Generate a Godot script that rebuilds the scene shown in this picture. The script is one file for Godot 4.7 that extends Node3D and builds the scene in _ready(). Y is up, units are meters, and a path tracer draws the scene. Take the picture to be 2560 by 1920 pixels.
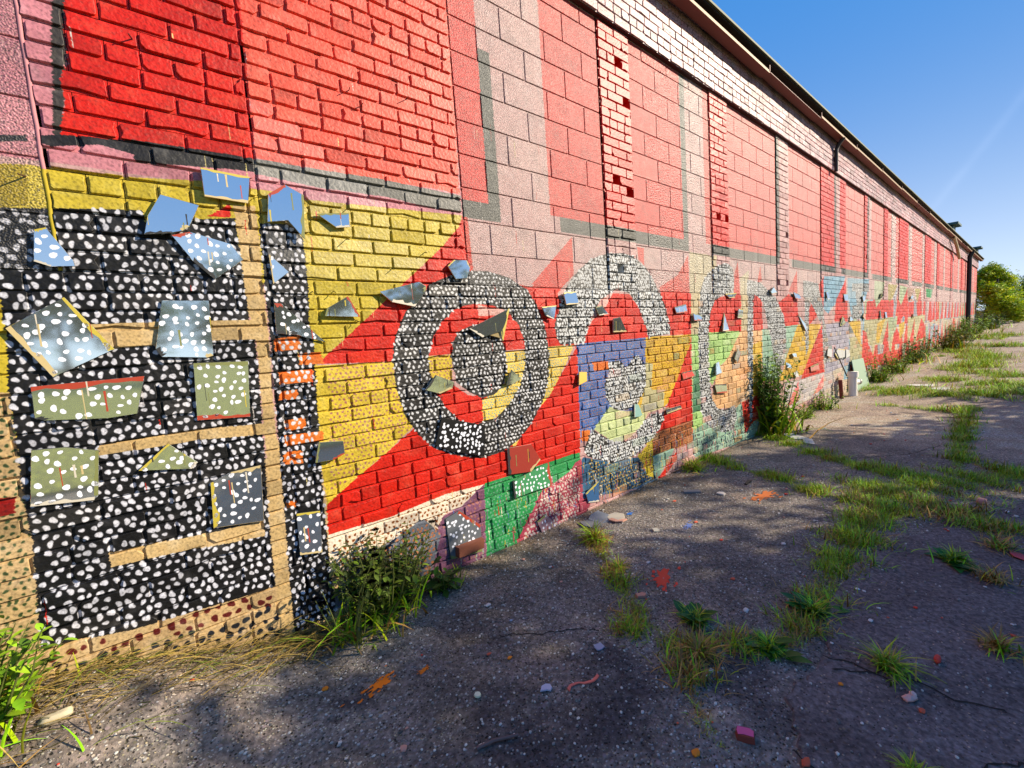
extends Node3D

# A long painted brick wall beside a cracked asphalt yard. x runs along the wall, y up, z away from the wall.
var rng := RandomNumberGenerator.new()
var noise := FastNoiseLite.new()
var names := {}
var cam: Camera3D
const J0 := 2.203          # course line between the pink and the yellow paint
const HB := 0.0741         # brick course
const HC := 0.203          # block course
const U_END := 32.5

func _ready():
	rng.seed = 71
	noise.seed = 5; noise.frequency = 1.0; noise.noise_type = FastNoiseLite.TYPE_SIMPLEX; noise.fractal_octaves = 3
	# ---- camera
	cam = Camera3D.new(); cam.name = "camera"
	var yaw := 0.6784; var pit := -0.0936; var rol := -0.0715
	var fw := Vector3(sin(yaw) * cos(pit), sin(pit), -cos(yaw) * cos(pit))
	var rt := Vector3(cos(yaw), 0, sin(yaw)); var up := rt.cross(fw)
	var r2 := rt * cos(rol) + up * sin(rol); var u2 := -rt * sin(rol) + up * cos(rol)
	cam.transform = Transform3D(Basis(r2, u2, -fw), Vector3(-1.583, 1.409, 2.3328))
	cam.fov = 83.37; cam.near = 0.05; cam.far = 600.0
	add_child(cam); cam.current = true
	# ---- sky, exposure
	var env := Environment.new()
	env.background_mode = Environment.BG_SKY
	var sky := Sky.new(); var sm := ProceduralSkyMaterial.new()
	sm.sky_top_color = Color(0.17, 0.41, 0.65); sm.sky_horizon_color = Color(0.70, 0.75, 0.80); sm.sky_curve = 0.13
	sm.ground_bottom_color = Color(0.20, 0.19, 0.16); sm.ground_horizon_color = Color(0.45, 0.48, 0.45)
	sm.energy_multiplier = 1.15
	sm.sky_cover = sky_wisps(); sm.sky_cover_modulate = Color(1, 1, 1, 1)
	sky.sky_material = sm; env.sky = sky
	env.tonemap_mode = Environment.TONE_MAPPER_LINEAR
	env.tonemap_exposure = 1.75
	env.sdfgi_enabled = true; env.ssao_enabled = true; env.ssil_enabled = true
	var we := WorldEnvironment.new(); we.name = "world_environment"; we.environment = env; add_child(we)
	# ---- sun
	var sun := DirectionalLight3D.new(); sun.name = "sun"
	sun.light_energy = 1.5; sun.light_color = Color(1.0, 0.94, 0.84); sun.light_angular_distance = 0.5; sun.shadow_enabled = true
	add_child(sun); sun.look_at_from_position(SUN * 50.0, Vector3.ZERO, Vector3.UP)
	# ---- the place
	paint_wall()
	build_ground()
	build_wall()
	build_eave()
	build_shards()
	build_debris()
	build_grass()
	build_plants()
	build_trees()

const SUN := Vector3(1.2, 0.78, 1.0)

func sky_wisps() -> ImageTexture:
	# a faint contrail and thin high haze
	var im := Image.create_empty(2048, 1024, false, Image.FORMAT_RGBA8)
	var a := Vector2(0.262, 0.360); var b := Vector2(0.218, 0.482)
	for y in range(150, 512):
		for x in 2048:
			var p := Vector2(x / 2048.0, y / 1024.0)
			var w := clampf(noise.get_noise_2d(p.x * 22.0, p.y * 46.0) * 0.5 + 0.1, 0.0, 1.0) * 0.10
			var t := clampf((p - a).dot(b - a) / (b - a).length_squared(), 0.0, 1.0)
			var d := ((p - a.lerp(b, t)) * Vector2(2.0, 1.0)).length()
			w += 0.20 * exp(-d * d / 0.000008) * smooth(0.0, 0.2, t) * smooth(1.0, 0.75, t) + 0.06 * exp(-d * d / 0.00012) * smooth(1.0, 0.6, t)
			if w > 0.004: im.set_pixel(x, y, Color(w, w, w, w))
	return ImageTexture.create_from_image(im)

# ------------------------------------------------------------------ helpers
func numbered(n: String) -> String:
	if not names.has(n):
		names[n] = 0
		return n
	names[n] += 1
	return "%s_%03d" % [n, names[n]]

func tag(o: Node, label := "", category := "", group := "", kind := "") -> void:
	if label != "": o.set_meta("label", label)
	if category != "": o.set_meta("category", category)
	if group != "": o.set_meta("group", group)
	if kind != "": o.set_meta("kind", kind)

func thing(called: String, at := Vector3.ZERO, label := "", category := "", group := "", kind := "") -> Node3D:
	var o := Node3D.new(); o.name = numbered(called); o.position = at
	add_child(o); tag(o, label, category, group, kind)
	return o

func part(called: String, mesh: Mesh, mat: Material, parent: Node) -> MeshInstance3D:
	var o := MeshInstance3D.new(); o.name = numbered(called) if parent == self else numbered_in(parent, called)
	o.mesh = mesh; o.material_override = mat
	parent.add_child(o, true)
	return o

var counts := {}
func numbered_in(parent: Node, n: String) -> String:
	var key := str(parent.get_instance_id()) + n
	var k: int = counts.get(key, 0)
	counts[key] = k + 1
	return n if k == 0 else "%s_%03d" % [n, k]

class Buf:
	var v := PackedVector3Array()
	var n := PackedVector3Array()
	var uv := PackedVector2Array()
	var c := PackedColorArray()
	var ix := PackedInt32Array()
	func quad(a: Vector3, b: Vector3, cc: Vector3, d: Vector3, nn: Vector3, ua := Vector2.ZERO, ub := Vector2.ZERO, uc := Vector2.ZERO, ud := Vector2.ZERO):
		# corners counter-clockwise as seen from the front
		var k := v.size()
		v.append(a); v.append(b); v.append(cc); v.append(d)
		for i in 4: n.append(nn)
		uv.append(ua); uv.append(ub); uv.append(uc); uv.append(ud)
		ix.append(k); ix.append(k + 2); ix.append(k + 1); ix.append(k); ix.append(k + 3); ix.append(k + 2)
	func tri(a: Vector3, b: Vector3, cc: Vector3, nn: Vector3):
		var k := v.size()
		v.append(a); v.append(b); v.append(cc)
		for i in 3: n.append(nn); uv.append(Vector2.ZERO)
		ix.append(k); ix.append(k + 2); ix.append(k + 1)
	func box(lo: Vector3, hi: Vector3):
		var p := [Vector3(lo.x, lo.y, lo.z), Vector3(hi.x, lo.y, lo.z), Vector3(hi.x, hi.y, lo.z), Vector3(lo.x, hi.y, lo.z), Vector3(lo.x, lo.y, hi.z), Vector3(hi.x, lo.y, hi.z), Vector3(hi.x, hi.y, hi.z), Vector3(lo.x, hi.y, hi.z)]
		quad(p[4], p[5], p[6], p[7], Vector3(0, 0, 1)); quad(p[1], p[0], p[3], p[2], Vector3(0, 0, -1))
		quad(p[5], p[1], p[2], p[6], Vector3(1, 0, 0)); quad(p[0], p[4], p[7], p[3], Vector3(-1, 0, 0))
		quad(p[7], p[6], p[2], p[3], Vector3(0, 1, 0)); quad(p[0], p[1], p[5], p[4], Vector3(0, -1, 0))
	func mesh() -> ArrayMesh:
		var m := ArrayMesh.new(); var a := []; a.resize(Mesh.ARRAY_MAX)
		a[Mesh.ARRAY_VERTEX] = v; a[Mesh.ARRAY_NORMAL] = n; a[Mesh.ARRAY_TEX_UV] = uv; a[Mesh.ARRAY_INDEX] = ix
		if c.size() == v.size(): a[Mesh.ARRAY_COLOR] = c
		m.add_surface_from_arrays(Mesh.PRIMITIVE_TRIANGLES, a)
		return m

func mat(col: Color, rough := 0.7, metal := 0.0) -> StandardMaterial3D:
	var m := StandardMaterial3D.new(); m.albedo_color = col; m.roughness = rough; m.metallic = metal
	return m

func rgb(r: int, g: int, b: int) -> Color:
	return Color8(r, g, b)

# an outline of 2-D points (any winding) turned into a slab between z0 and z1; normals flat
func slab(pts: PackedVector2Array, z0: float, z1: float, inset := 0.0) -> ArrayMesh:
	var p := pts.duplicate()
	if Geometry2D.is_polygon_clockwise(p): p.reverse()
	var b := Buf.new()
	var cen := Vector2.ZERO
	for q in p: cen += q
	cen /= p.size()
	var f := PackedVector2Array()
	for q in p: f.append(q + (cen - q).normalized() * inset)
	var t := Geometry2D.triangulate_polygon(f)
	for i in range(0, t.size(), 3):
		var a := f[t[i]]; var bb := f[t[i + 1]]; var cc := f[t[i + 2]]
		if (bb - a).cross(cc - a) < 0.0:
			var s := bb; bb = cc; cc = s
		b.tri(Vector3(a.x, a.y, z1), Vector3(bb.x, bb.y, z1), Vector3(cc.x, cc.y, z1), Vector3(0, 0, 1))
		b.tri(Vector3(a.x, a.y, z0), Vector3(cc.x, cc.y, z0), Vector3(bb.x, bb.y, z0), Vector3(0, 0, -1))
	for i in p.size():
		var j := (i + 1) % p.size()
		var d := p[j] - p[i]; var nn := Vector3(d.y, -d.x, 0).normalized()
		b.quad(Vector3(p[i].x, p[i].y, z0), Vector3(p[j].x, p[j].y, z0), Vector3(f[j].x, f[j].y, z1), Vector3(f[i].x, f[i].y, z1), nn)
	return b.mesh()

func to2(a: Array) -> PackedVector2Array:
	var r := PackedVector2Array()
	for i in range(0, a.size(), 2): r.append(Vector2(a[i], a[i + 1]))
	return r

func smooth(a: float, b: float, x: float) -> float:
	var t := clampf((x - a) / (b - a), 0.0, 1.0)
	return t * t * (3.0 - 2.0 * t)

func ground_y(u: float, z: float) -> float:
	var h := 0.022 * clampf(u - 6.0, 0.0, 28.0) + 0.3 * smooth(-1.0, -2.2, u) * smooth(0.8, 0.0, z)
	return h + 0.006 * noise.get_noise_2d(u * 1.3, z * 1.3) + 0.0015 * noise.get_noise_2d(u * 14.0, z * 14.0)

func lintel_y(u: float) -> float: return 3.965 - 0.0115 * u
func top_y(u: float) -> float: return 4.56 - 0.0148 * u

func in_frame(p: Vector3, margin := 1.05) -> bool:
	var q := cam.transform.affine_inverse() * p
	if q.z > -0.1: return false
	return absf(q.x / q.z) < 1280.0 / 1078.2 * margin and absf(q.y / q.z) < 960.0 / 1078.2 * margin

# ------------------------------------------------------------------ the paint on the wall
const COL := {
	"red": [200, 24, 0], "coral": [226, 84, 64], "pink": [192, 122, 132], "grayspot": [58, 52, 48], "black": [30, 28, 28], "gray": [112, 110, 104],  # coral: the pier red with sun sheen mixed into the colour
	"yellow": [188, 166, 44], "olive": [150, 128, 8], "sand": [190, 160, 108], "sand_d": [186, 156, 110], "darkred": [130, 18, 12], "mauvepink": [186, 144, 140],
	"redl": [205, 46, 32], "yel_m": [206, 178, 52], "yel_b": [222, 190, 84], "white": [228, 210, 186], "mauve2": [122, 76, 102], "bluegray": [104, 108, 118],
	"slate": [92, 98, 98], "green": [34, 138, 70], "crimson": [166, 62, 80], "blue": [72, 104, 166], "orange": [214, 104, 24], "yel_o": [202, 160, 26],
	"tan": [176, 168, 124], "rust": [150, 82, 40], "pgreen2": [188, 200, 140], "bluesp": [40, 86, 118], "yel_k": [190, 168, 34], "mint": [142, 176, 152],
	"cream": [188, 172, 134], "lgreen": [154, 190, 110], "peach": [216, 168, 116], "dgreen": [62, 116, 80], "palegray": [188, 178, 176], "pinkred": [218, 112, 112],
	"lav": [158, 152, 168], "bluelt": [120, 160, 182], "palegreen": [160, 172, 132], "brown": [150, 98, 70], "ink": [13, 12, 13], "ink2": [34, 32, 31], "gray2": [140, 140, 150],
	"pinkc": [214, 160, 150], "dot": [226, 226, 236], "dot2": [228, 228, 230], "dot3": [226, 228, 228], "*mauve": [178, 116, 104], "*green": [58, 76, 40], "*brown": [140, 70, 18],
	"*blue": [112, 156, 172], "*rust": [190, 120, 80], "*pgreen": [116, 180, 138], "*bone": [230, 204, 192], "*black": [26, 22, 20], "*navy": [32, 44, 62], "*navy2": [26, 30, 40],
	"*maroon": [92, 20, 16], "*orange": [208, 128, 72], "*yel_o": [214, 170, 60]}

class Tile:
	var img: Image
	var u0 := 0.0
	var w := 1.0
	var y1 := 4.6
	var h := 4.6
	var k := 400.0
var tiles: Array[Tile] = []
var stamps := {}
var m_paint: Array[StandardMaterial3D] = []
var m_block: Array[StandardMaterial3D] = []
var m_infill: StandardMaterial3D

func col(n: String) -> Color:
	var a: Array = COL[n] if COL.has(n) else COL[n.trim_prefix("*")]
	return Color8(a[0], a[1], a[2])

func fill_poly(pts: PackedVector2Array, c: Color, rough := 1.0) -> void:
	for t in tiles:
		var lo := Vector2(1e9, 1e9); var hi := -lo
		for p in pts: lo = lo.min(p); hi = hi.max(p)
		if hi.x < t.u0 or lo.x > t.u0 + t.w: continue
		var r0 := maxi(0, int((t.y1 - hi.y) * t.k)); var r1 := mini(t.img.get_height() - 1, int((t.y1 - lo.y) * t.k) + 1)
		for r in range(r0, r1 + 1):
			var y := t.y1 - (r + 0.5) / t.k
			var xs: Array[float] = []
			for i in pts.size():
				var a := pts[i]; var b := pts[(i + 1) % pts.size()]
				if (a.y > y) != (b.y > y): xs.append(a.x + (y - a.y) / (b.y - a.y) * (b.x - a.x))
			xs.sort()
			for i in range(0, xs.size() - 1, 2):
				var j0 := noise.get_noise_2d(xs[i] * 9.0 + 7.0, y * 60.0) * 0.006 * rough
				var j1 := noise.get_noise_2d(xs[i + 1] * 9.0 + 31.0, y * 60.0) * 0.006 * rough
				var a0 := int((xs[i] + j0 - t.u0) * t.k); var a1 := int((xs[i + 1] + j1 - t.u0) * t.k)
				if a1 > a0: t.img.fill_rect(Rect2i(a0, r, a1 - a0, 1), c)

func stamp(k: float, r: float, cname: String, which: int) -> Image:
	var key := "%.0f %.4f %s %d" % [k, r, cname, which]
	if stamps.has(key): return stamps[key]
	var n := maxi(3, int(ceil(r * k * 2.6)) + 2)
	var im := Image.create_empty(n, n, false, Image.FORMAT_RGBA8)
	var c := col(cname)
	var ax := rng.randf_range(0.8, 1.15); var ay := rng.randf_range(0.85, 1.15); var sl := rng.randf_range(-0.18, 0.18)
	var ph := rng.randf() * TAU
	if cname == "dot": ax *= 0.88; ay *= 1.0
	for y in n:
		for x in n:
			var d := Vector2(x + 0.5 - n * 0.5, y + 0.5 - n * 0.5) / k
			var e := Vector2(d.x / ax + d.y * sl, d.y / ay)
			var ang := e.angle()
			var rr := r * (1.0 + 0.14 * sin(ang * 2.0 + ph) + 0.09 * sin(ang * 3.0 - ph * 2.0))
			var a := clampf((rr - e.length()) * k + 0.5, 0.0, 1.0)
			var sh := 0.90 + 0.10 * noise.get_noise_2d(x * 0.6 + which * 17.0, y * 0.6)
			im.set_pixel(x, y, Color(c.r * sh, c.g * sh, c.b * sh, a))
	stamps[key] = im
	return im

func dots(pts: PackedVector2Array, cname: String, sp: float, r: float) -> void:
	var lo := Vector2(1e9, 1e9); var hi := -lo
	for p in pts: lo = lo.min(p); hi = hi.max(p)
	for t in tiles:
		if hi.x < t.u0 or lo.x > t.u0 + t.w: continue
		var row := 0
		var y := lo.y
		while y < hi.y:
			var x := lo.x + (sp * 0.5 if row % 2 else 0.0)
			while x < hi.x:
				var p := Vector2(x + rng.randf_range(-0.19, 0.19) * sp, y + rng.randf_range(-0.19, 0.19) * sp)
				if rng.randf() < 0.97 and Geometry2D.is_point_in_polygon(p, pts):
					var rr: float = r * [0.8, 0.92, 1.0, 1.0, 1.1][rng.randi() % 5]
					var s := stamp(t.k, rr, cname, rng.randi() % 5)
					t.img.blend_rect(s, Rect2i(0, 0, s.get_width(), s.get_height()), Vector2i(int((p.x - t.u0) * t.k) - s.get_width() / 2, int((t.y1 - p.y) * t.k) - s.get_height() / 2))
				x += sp * (0.88 if cname == "dot" else 1.0)
			y += sp * 0.88
			row += 1

# a seamless speckle or mottle layer: gray value l, alpha from noise
func layer(seed_: int, freq: float, l: int, lo: float, hi: float, amax: int, n := 512) -> Image:
	var f := FastNoiseLite.new(); f.seed = seed_; f.frequency = freq; f.noise_type = FastNoiseLite.TYPE_SIMPLEX_SMOOTH; f.fractal_octaves = 3
	var src := f.get_seamless_image(n, n).get_data()
	var out := PackedByteArray(); out.resize(n * n * 2)
	for i in n * n:
		out[i * 2] = l
		out[i * 2 + 1] = int(clampf((src[i] / 255.0 - lo) / (hi - lo), 0.0, 1.0) * amax)
	var im := Image.create_from_data(n, n, false, Image.FORMAT_LA8, out)
	im.convert(Image.FORMAT_RGBA8)
	return im

func overlay(t: Tile, lay: Image, a: Rect2i) -> void:
	if a.size.x <= 0 or a.size.y <= 0: return
	a = a.intersection(Rect2i(0, 0, t.img.get_width(), t.img.get_height()))
	var n := lay.get_width()
	var y := a.position.y
	while y < a.end.y:
		var x := a.position.x
		while x < a.end.x:
			t.img.blend_rect(lay, Rect2i(0, 0, mini(n, a.end.x - x), mini(n, a.end.y - y)), Vector2i(x, y))
			x += n
		y += n

func patch(t: Tile, p: Piece, c: Color) -> void:
	var x0 := int((p.u0 - t.u0) * t.k); var w := maxi(1, int((p.u1 - p.u0) * t.k)); var y0 := int((t.y1 - p.y1 + p.sl * p.u0) * t.k); var hh := maxi(1, int((p.y1 - p.y0) * t.k))
	var im := Image.create_empty(w, hh, false, Image.FORMAT_RGBA8)
	im.fill(c)
	# worn, uneven ends
	for k in 5:
		var rx := rng.randi_range(0, w); var rw := rng.randi_range(1, maxi(1, w / 5)); var ry := rng.randi_range(0, hh); var rh := rng.randi_range(1, maxi(1, hh / 2))
		im.fill_rect(Rect2i(rx, ry, rw, rh), Color(c.r, c.g, c.b, c.a * 0.35))
	t.img.blend_rect(im, Rect2i(0, 0, w, hh), Vector2i(x0, y0))

# single bricks that took the paint differently, were repainted or lost it
func brick_patches() -> void:
	rng.seed = 57
	var fade := [Color8(210, 200, 180), Color8(206, 170, 120), Color8(196, 120, 60), Color8(150, 150, 160), Color8(120, 140, 120), Color8(214, 150, 140)]
	for p in pieces:
		var cu := (p.u0 + p.u1) * 0.5; var cy := (p.y0 + p.y1) * 0.5
		var t := tiles[tile_of(p.u1 + 0.006)]
		var v := rng.randf()
		if v < 0.3: patch(t, p, Color(0, 0, 0, rng.randf_range(0.02, 0.13) * (0.6 if p.block else 1.0)))
		elif v < 0.55: patch(t, p, Color(1, 0.95, 0.85, rng.randf_range(0.02, 0.10)))
		if p.sl > 0.0:
			if rng.randf() < 0.5: patch(t, p, [Color(0.30, 0.26, 0.27, 0.35), Color(0.75, 0.45, 0.45, 0.4), Color(0.85, 0.78, 0.78, 0.4), Color(0.4, 0.35, 0.33, 0.25)][rng.randi() % 4])
		elif not p.block and cu > 1.32 and cy < 1.18:
			if rng.randf() < 0.34: 
				var c: Color = fade[rng.randi() % fade.size()]; c.a = rng.randf_range(0.15, 0.6)
				patch(t, p, c)
		elif not p.block and cu > 2.4 and cy < 1.8:
			if rng.randf() < 0.15:
				var c: Color = fade[rng.randi() % fade.size()]; c.a = rng.randf_range(0.1, 0.4)
				patch(t, p, c)
	# runs of paint
	for i in 150:
		var u := rng.randf_range(-2.1, 3.0); var y := rng.randf_range(0.5, 2.9)
		var c: Color = [Color8(190, 24, 6), Color8(24, 22, 22), Color8(206, 190, 120), Color8(214, 206, 200), Color8(190, 24, 6)][i % 5]
		var w := rng.randf_range(0.0015, 0.004)
		if i % 5 == 1 and y > 1.2: continue
		fill_poly(box_poly(u, y - rng.randf_range(0.02, 0.11), u + w, y), c, 0.3)

const REDS := [0.0, 0.21, 0.78, 2.67, 3.13, 5.07, 5.56, 7.62, 7.94, 9.82, 10.22, 12.09, 12.57, 14.16, 14.61, 16.21, 16.58, 18.4, 18.89, 20.48, 20.83, 22.76, 23.08, 24.53, 25.01, 28.4, 28.71, 30.5, 30.84, 32.5]
const COLS := [1.42, 1.83, 3.25, 3.66, 5.08, 5.51, 6.93, 8.31, 9.61, 10.02, 11.29, 11.68, 12.9, 14.02, 16.58, 17.69, 18.92, 19.39, 22.3, 23.08, 25.6, 26.2, 28.7, 29.6]

func box_poly(a: float, b: float, c: float, d: float) -> PackedVector2Array:
	return PackedVector2Array([Vector2(a, b), Vector2(c, b), Vector2(c, d), Vector2(a, d)])

func paint_wall() -> void:
	for a in [[-2.7, 5.12, 400.0], [2.0, 10.24, 200.0], [11.8, 20.48, 100.0]]:
		var t := Tile.new(); t.u0 = a[0]; t.w = a[1]; t.k = a[2]
		t.img = Image.create_empty(2048, int(4.6 * t.k), false, Image.FORMAT_RGBA8)
		t.img.fill(col("mauvepink")); tiles.append(t)
	# far lower paint: upright wedges of many colours
	rng.seed = 3
	var far := ["tan", "red", "palegray", "palegreen", "red", "bluelt", "pink", "gray2", "palegreen", "gray2", "mint", "red", "palegreen", "lav", "bluelt", "slate"]
	fill_poly(box_poly(7.0, 0.0, 33.0, 1.2), Color8(186, 170, 150))
	for i in 120:
		var u := 8.0 + 25.0 * (i / 120.0); var w := rng.randf_range(0.25, 0.6); var y0 := 0.3 if i % 2 else 1.15; var y1 := y0 + rng.randf_range(0.6, 0.95)
		var c := col(far[rng.randi() % far.size()])
		var tip := rng.randf()
		if rng.randf() < 0.5: fill_poly(PackedVector2Array([Vector2(u, y0), Vector2(u + w, y0), Vector2(u + w * tip, minf(y1, 2.1))]), c)
		else: fill_poly(box_poly(u, y0, u + w, minf(y1, 2.08)), c)
	for i in 26:
		fill_poly(PackedVector2Array([Vector2(10 + i * 0.9, 1.2), Vector2(10.55 + i * 0.9, 1.2), Vector2(10.5 + i * 0.9, 2.05)]), col("red"))
		fill_poly(PackedVector2Array([Vector2(10.2 + i * 0.88, 0.3), Vector2(10.8 + i * 0.88, 0.3), Vector2(10.75 + i * 0.88, 1.15)]), col("red"))
	# upper letters: red shapes with a black drop edge on pink
	fill_poly(box_poly(0.0, J0, 33.0, 4.6), Color8(184, 138, 134))
	for i in range(0, REDS.size(), 2):
		var top := 3.3 if i == 0 else 4.05
		fill_poly(box_poly(REDS[i] + (0.0 if i == 0 else 0.10), 2.225, REDS[i + 1] + 0.095, top), Color8(66, 66, 58))
		fill_poly(box_poly(REDS[i], 2.335, REDS[i + 1], 4.05), Color8(208, 34, 22))
	fill_poly(PackedVector2Array([Vector2(-2.7, lintel_y(-2.7) - 0.01), Vector2(33, lintel_y(33) - 0.01), Vector2(33, 4.7), Vector2(-2.7, 4.7)]), Color8(204, 158, 162))
	fill_poly(box_poly(-2.6, 0.9, -1.4, 2.1), col("yellow"))
	fill_poly(box_poly(-2.7, -0.1, -0.9, 0.95), col("sand_d"))
	# the traced shapes
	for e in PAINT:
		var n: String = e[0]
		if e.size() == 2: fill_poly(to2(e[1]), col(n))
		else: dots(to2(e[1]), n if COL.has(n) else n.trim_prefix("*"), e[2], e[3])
	# drips and spatter near the foot of the wall
	for i in 900:
		var u := rng.randf_range(-0.5, 8.0); var y := rng.randf_range(0.02, 0.42)
		if u < 0.1 and rng.randf() < 0.7: continue
		var cn: String = ["yel_o", "blue", "white", "mint", "crimson", "red", "*navy", "bluegray"][rng.randi() % 8]
		var l := rng.randf_range(0.015, 0.13); var w2 := rng.randf_range(0.002, 0.007)
		fill_poly(box_poly(u, y - l, u + w2, y), col(cn), 0.5)
	lay_all()
	brick_patches()
	# wear
	var mott := layer(11, 0.012, 0, 0.5, 0.9, 26); var pale := layer(12, 0.02, 255, 0.55, 0.9, 34); var fine := layer(13, 0.16, 0, 0.5, 0.9, 70); var grit := layer(14, 0.33, 20, 0.54, 0.70, 150); var gritp := layer(15, 0.30, 235, 0.58, 0.78, 80)
	for t in tiles:
		var all := Rect2i(0, 0, 2048, t.img.get_height())
		overlay(t, mott, all); overlay(t, pale, all)
		if t.k > 150.0: overlay(t, fine, all)
		var prev := 0.0
		for i in range(0, COLS.size() + 1, 2):
			var nx: float = COLS[i] if i < COLS.size() else U_END
			var a := Rect2i(int((prev - t.u0) * t.k), int((t.y1 - 3.97) * t.k), int((nx - prev) * t.k), int((3.97 - 1.797) * t.k))
			overlay(t, grit, a); overlay(t, gritp, a)
			if i < COLS.size(): prev = COLS[i + 1]
		overlay(t, grit, Rect2i(0, 0, 2048, int((t.y1 - 3.97) * t.k)))
		overlay(t, grit, Rect2i(0, 0, int((-1.83 - t.u0) * t.k), int((t.y1 - 1.797) * t.k)))
	# materials
	var f := FastNoiseLite.new(); f.seed = 9; f.frequency = 0.10; f.fractal_octaves = 4; f.fractal_gain = 0.5
	var pits := layer(23, 0.045, 0, 0.66, 0.73, 150); var runs := layer(24, 0.06, 255, 0.68, 0.76, 90)
	var f2 := FastNoiseLite.new(); f2.seed = 19; f2.frequency = 0.30; f2.fractal_octaves = 2
	for t in tiles:
		t.img.convert(Image.FORMAT_RGB8)
		var tex := ImageTexture.create_from_image(t.img)
		for b in 2:
			var nm := (f if b == 0 else f2).get_image(2048 if t.k > 150.0 else 1024, t.img.get_height() if t.k > 150.0 else 256)
			if b == 0 and t.k > 150.0:
				nm.convert(Image.FORMAT_RGBA8)
				var hold := t.img
				t.img = nm
				overlay(t, pits, Rect2i(0, 0, 2048, nm.get_height())); overlay(t, runs, Rect2i(0, 0, 2048, nm.get_height()))
				t.img = hold
			nm.convert(Image.FORMAT_RGB8)
			nm.bump_map_to_normal_map(2.0)
			var m := StandardMaterial3D.new()
			m.albedo_texture = tex; m.texture_repeat = false
			m.normal_enabled = true; m.normal_texture = ImageTexture.create_from_image(nm); m.normal_scale = [0.35, 0.9][b]
			m.roughness = [0.5, 0.56][b]; m.metallic_specular = [0.42, 0.56][b]
			(m_paint if b == 0 else m_block).append(m)
	m_infill = m_paint[0].duplicate(); m_infill.roughness = 0.56; m_infill.metallic_specular = 1.0

func tile_of(u: float) -> int:
	return 0 if u < 2.41 else (1 if u < 12.23 else 2)

func wuv(t: Tile, u: float, y: float) -> Vector2:
	return Vector2(clampf((u - t.u0) / t.w, 0.0003, 0.9997), clampf((t.y1 - y) / t.h, 0.0003, 0.9997))

# ------------------------------------------------------------------ the wall
class Piece:
	var u0 := 0.0
	var u1 := 0.0
	var y0 := 0.0
	var y1 := 0.0
	var zf := 0.011
	var zb := 0.0
	var sl := 0.0
	var block := false
	var hole := false
	var d := 0.0
var pieces: Array[Piece] = []
const HOLES := [Vector2(1.68, 3.70), Vector2(1.51, 3.40), Vector2(1.78, 3.41), Vector2(1.60, 2.01), Vector2(1.55, 2.70), Vector2(1.75, 2.68), Vector2(3.38, 2.67), Vector2(3.60, 2.66), Vector2(5.11, 2.01), Vector2(5.41, 2.02), Vector2(5.42, 2.65), Vector2(9.76, 2.62), Vector2(10.25, 1.71), Vector2(13.60, 2.88)]

func lay(u0: float, u1: float, yb: float, yt: float, hc: float, len_: float, zf: float, zb: float, row0: int, header := 0, sl := 0.0, joint := 0.010) -> void:
	var n := int(round((yt - yb) / hc))
	for i in n:
		var y0 := yb + i * hc
		var row := row0 + i
		var hd := header > 0 and posmod(row - 6, header) == 0
		var w := len_ * 0.5 if hd else len_
		var off := 0.0 if hd else (0.5 if posmod(row, 2) else 0.0)
		off += rng.randf_range(-0.06, 0.06) if header > 0 else 0.0
		var k := -1
		while true:
			var a := u0 + (k + off) * w; var b := a + w
			k += 1
			if a >= u1 - 0.02: break
			a = maxf(a, u0); b = minf(b, u1)
			if b - a < 0.03: continue
			if u1 - b < 0.03: b = u1
			var p := Piece.new()
			p.u0 = a + joint * 0.5; p.u1 = b - joint * 0.5; p.y0 = y0 + joint * 0.5; p.y1 = y0 + hc - joint * 0.5
			p.zf = zf; p.zb = zb; p.sl = sl; p.block = hc > 0.15
			pieces.append(p)
			if b == u1: break

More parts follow.
